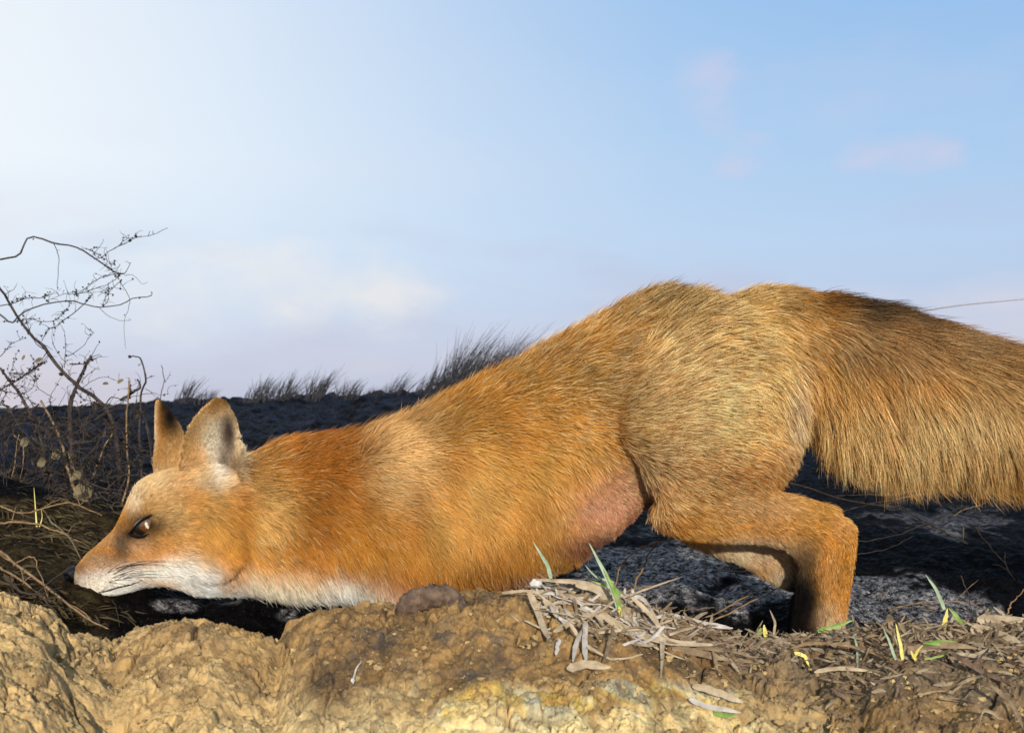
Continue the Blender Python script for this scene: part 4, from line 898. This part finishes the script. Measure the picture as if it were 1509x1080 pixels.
dead([(880, 900), (930, 930), (985, 945), (1050, 950)], 13, 'broad flat blade lying below the pale one')
dead([(990, 955), (1030, 962), (1075, 972)], 12, 'flat leaf lying right of the arching blade', M_mulch)
dead([(985, 905), (1040, 918), (1080, 925)], 9, 'grey blade along the crest before the hind foot', M_straw2)
dead([(925, 915), (900, 895), (875, 875)], 7, 'short curled blade near the green shoot')
dead([(835, 985), (865, 978), (900, 982)], 14, 'crumpled pale husk lying under the clump', M_straw)
dead([(798, 862), (840, 868), (878, 868)], 7, 'thin blade on top of the clump', M_straw2)
dead([(845, 880), (848, 905), (838, 930)], 6, 'brown blade upright inside the clump', M_mulch)
dead([(1165, 955), (1200, 948), (1260, 955), (1310, 972), (1360, 990)], 5, 'thin dark stem arching over the mulch', M_twig)
dead([(1430, 925), (1465, 935), (1509, 950)], 22, 'wide grey leaf at the right edge of the bank', M_straw)
dead([(1440, 912), (1475, 915), (1530, 918)], 20, 'upper wide leaf at the right edge of the bank', M_straw)
dead([(1330, 960), (1380, 950), (1440, 955)], 12, 'brown leaf lying under the green leaf', M_mulch)
dead([(1310, 905), (1312, 925), (1330, 945)], 13, 'brown curled leaf standing left of the thin shoots', M_mulch)
dead([(1400, 960), (1440, 985), (1500, 1010)], 9, 'dark stem slanting to the lower right', M_bark)
dead([(1460, 1010), (1490, 1040), (1509, 1075)], 7, 'stem in the lower right corner', M_mulch)
dead([(1480, 1060), (1450, 1045), (1440, 1080)], 6, 'bent straw in the lower right corner', M_straw)
dead([(1050, 958), (1058, 985)], 6, 'short upright brown blade under the crest', M_mulch)
dead([(1200, 990), (1240, 985), (1285, 990)], 7, 'pale straw lying across the middle mulch', M_straw)
dead([(1020, 1010), (1060, 1022), (1095, 1035)], 12, 'pale husk strip beside the stained patch', M_straw)
dead([(1015, 1030), (1050, 1042), (1092, 1050)], 9, 'second husk strip lower beside the stained patch', M_straw2)
dead([(1258, 935), (1262, 960), (1264, 985)], 5, 'bluish upright blade before the mulch', M_bgreen)
dead([(520, 1008), (525, 985), (532, 972)], 3, 'hair-thin pale root on the clay', M_straw2)
gq = np.random.default_rng(77); mbs = [MB(), MB(), MB()]
for k in range(260):
    a = 790 + 215 * gq.beta(1.5, 2.0) + gq.normal(0, 8); b = max(np.interp(a, CREST[:, 0], CREST[:, 1]) + 10, 898 + gq.normal(0, 22) + (a - 870) * .22); p = on_bank(a, b) + (0, -.003 - gq.uniform(0, .008), gq.uniform(.0, .004)); an = gq.choice([gq.normal(-.35, .35), gq.normal(-1.25, .35), gq.normal(.5, .3)], p=[.5, .35, .15]); l = gq.uniform(.010, .055) * (.7 if abs(an) > .9 else 1); d = np.array([math.cos(an), gq.uniform(-.3, .3), math.sin(an)])
    d[2] *= .7; nrm = np.array([-d[2], 0, d[0]]); cv = gq.normal(0, .12) * l
    mbs[k % 3].blade(wig([p - d * l / 2, p + nrm * cv + (0, -.002, .0), p + d * l / 2 - nrm * cv], 10, .0005), np.array([.6, 1, 1, .9, 1, 1, .8, 1, .9, .5]) * gq.uniform(.0008, .0038), (-d[2], gq.uniform(-.8, 1.0), d[0]), gq.uniform(.0, .6), twist=gq.normal(0, 1.3))
for m_, q, l_ in zip(mbs, (M_straw, M_straw2, M_mulch), ('matted pale beige straw heaped on the bank crest', 'matted greyish straw heaped on the bank crest', 'matted brown straw heaped on the bank crest')): tag(m_.build('straw_tangle', q), l_, 'straw', kind='stuff')
# root chunk on the crest and a cracked root piece
mb = MB(); q = catmull([P(590, 908, .925), P(608, 889, .925), P(636, 879, .925), P(664, 884, .925), P(684, 908, .925)], 40); mb.tube(q, np.interp(np.arange(40), [0, 8, 30, 39], [.006, .0100, .0095, .006]) * (1 + .12 * perlin(np.arange(40) * .5, np.zeros(40), 3)), 18, .42)
tag(mb.build('root_chunk', M_bark), 'curled brown root chunk on the bank below the chest', 'root')
mb = MB(); q = catmull([P(680, 893, .905), P(688, 915, .90), P(697, 935, .895)], 16); mb.tube(q, np.interp(np.arange(16), [0, 5, 15], [.0015, .0035, .002]), 10, .35)
tag(mb.build('root_chunk', M_bark), 'small dark root stub stuck in the clay right of the curled chunk', 'root')
mb = MB(); p = on_bank(520, 1004); mb.blob(p + (0, -.001, .001), (.0017, .0017, .0017), .4, 10, 7); tag(mb.build('pebble', M_stone), 'tiny white pebble on the clay', 'pebble', 'pebbles on the clay')
mb = MB(); p = on_bank(790, 868); mb.blob(p + (0, -.004, .006), (.0055, .004, .0045), .4, 10, 7); tag(mb.build('pebble', M_stone), 'pale pebble at the left top of the straw clump', 'pebble', 'pebbles on the clay')

# living shoots
G4 = 'green grass shoots on the bank'
def shoot(label, blades, cat='shoot'):
    a, b = blades[0][0][0]; root = on_bank(a, max(b, np.interp(a, CREST[:, 0], CREST[:, 1]) + 3)); r = thing('grass_shoot', tuple(root), label, cat, G4)
    Yb = root[1] - .014
    for pts, wpx, m in blades:
        n = 14; q = wig([P(x, y, Yb - .004 * i) for i, (x, y) in enumerate(pts)], n, .0002); wd = wpx * .00046 * np.interp(np.linspace(0, 1, n), [0, .15, .6, 1], [.6, 1, .8, .08])
        t = q[-1] - q[0]; t = t / np.linalg.norm(t); mb = MB(); mb.blade(q, wd, (-t[2], .03, t[0]), .35); mb.build('blade', m, r)
shoot('tall green shoot leaning left from the right side of the straw clump', [([(915, 905), (900, 860), (868, 800)], 10, M_bgreen), ([(916, 906), (906, 872), (890, 838)], 8, M_green), ([(914, 912), (912, 893)], 9, M_yellow)])
shoot('pale pointed shoot leaning left at the top of the straw clump', [([(812, 852), (806, 830), (786, 798)], 8, M_bgreen)])
shoot('pale thin blades splayed over the grey foam', [([(918, 880), (950, 868), (1005, 850)], 4, M_straw), ([(905, 858), (880, 850), (862, 832)], 4, M_bgreen), ([(915, 875), (900, 865), (870, 855)], 7, M_green)])
shoot('forked shoot with blue-green upper blade near the right edge', [([(1392, 898), (1380, 870), (1364, 846)], 7, M_bgreen), ([(1386, 940), (1392, 915), (1396, 896)], 10, M_yellow), ([(1424, 940), (1412, 912), (1398, 896)], 10, M_green), ([(1420, 938), (1414, 920)], 7, M_yellow)])
shoot('small yellow shoot with a pale spike left of the hind foot', [([(1130, 937), (1126, 920)], 9, M_yellow), ([(1140, 937), (1142, 915), (1134, 898)], 5, M_straw), ([(1118, 937), (1122, 925)], 8, M_green)])
shoot('green leaf lying flat just right of the hind foot', [([(1205, 930), (1230, 922), (1258, 914)], 9, M_green), ([(1215, 938), (1240, 930)], 9, M_bgreen)])
shoot('broad bright green leaf lying on the mulch', [([(1412, 952), (1390, 946), (1360, 948)], 14, M_green)])
shoot('pair of thin yellowish upright shoots in the mulch', [([(1330, 972), (1326, 945), (1320, 918)], 6, M_yellow), ([(1320, 972), (1312, 948), (1300, 922)], 5, M_bgreen)])
shoot('low cluster of short yellow sprouts on the mulch', [([(1345, 970), (1352, 958), (1360, 950)], 5, M_yellow), ([(1350, 972), (1342, 958)], 5, M_yellow), ([(1362, 970), (1385, 966), (1402, 960)], 4, M_green)])
shoot('yellow curled sprout alone on the brown soil', [([(1170, 962), (1186, 968), (1194, 988)], 7, M_yellow)])
shoot('tiny yellow sprout deep in the straw clump', [([(835, 885), (850, 882)], 8, M_yellow)])
shoot('green sliver beside the stained patch', [([(1052, 1050), (1070, 1054), (1085, 1052)], 8, M_green)])
rt = on_field(54, 775); r = thing('grass_shoot', tuple(rt), 'thin yellow upright shoot by the bramble', 'shoot', G4)
for q_, wp in (([(54, 776), (52, 748), (50, 718)], .0022), ([(58, 776), (62, 762), (60, 748)], .0014)):
    mb = MB(); mb.blade(catmull([P(a, b, rt[1] - .01) for a, b in q_], 8), np.linspace(1, .15, 8) * wp, (1, .1, 0), .3); mb.build('blade', M_yellow, r)
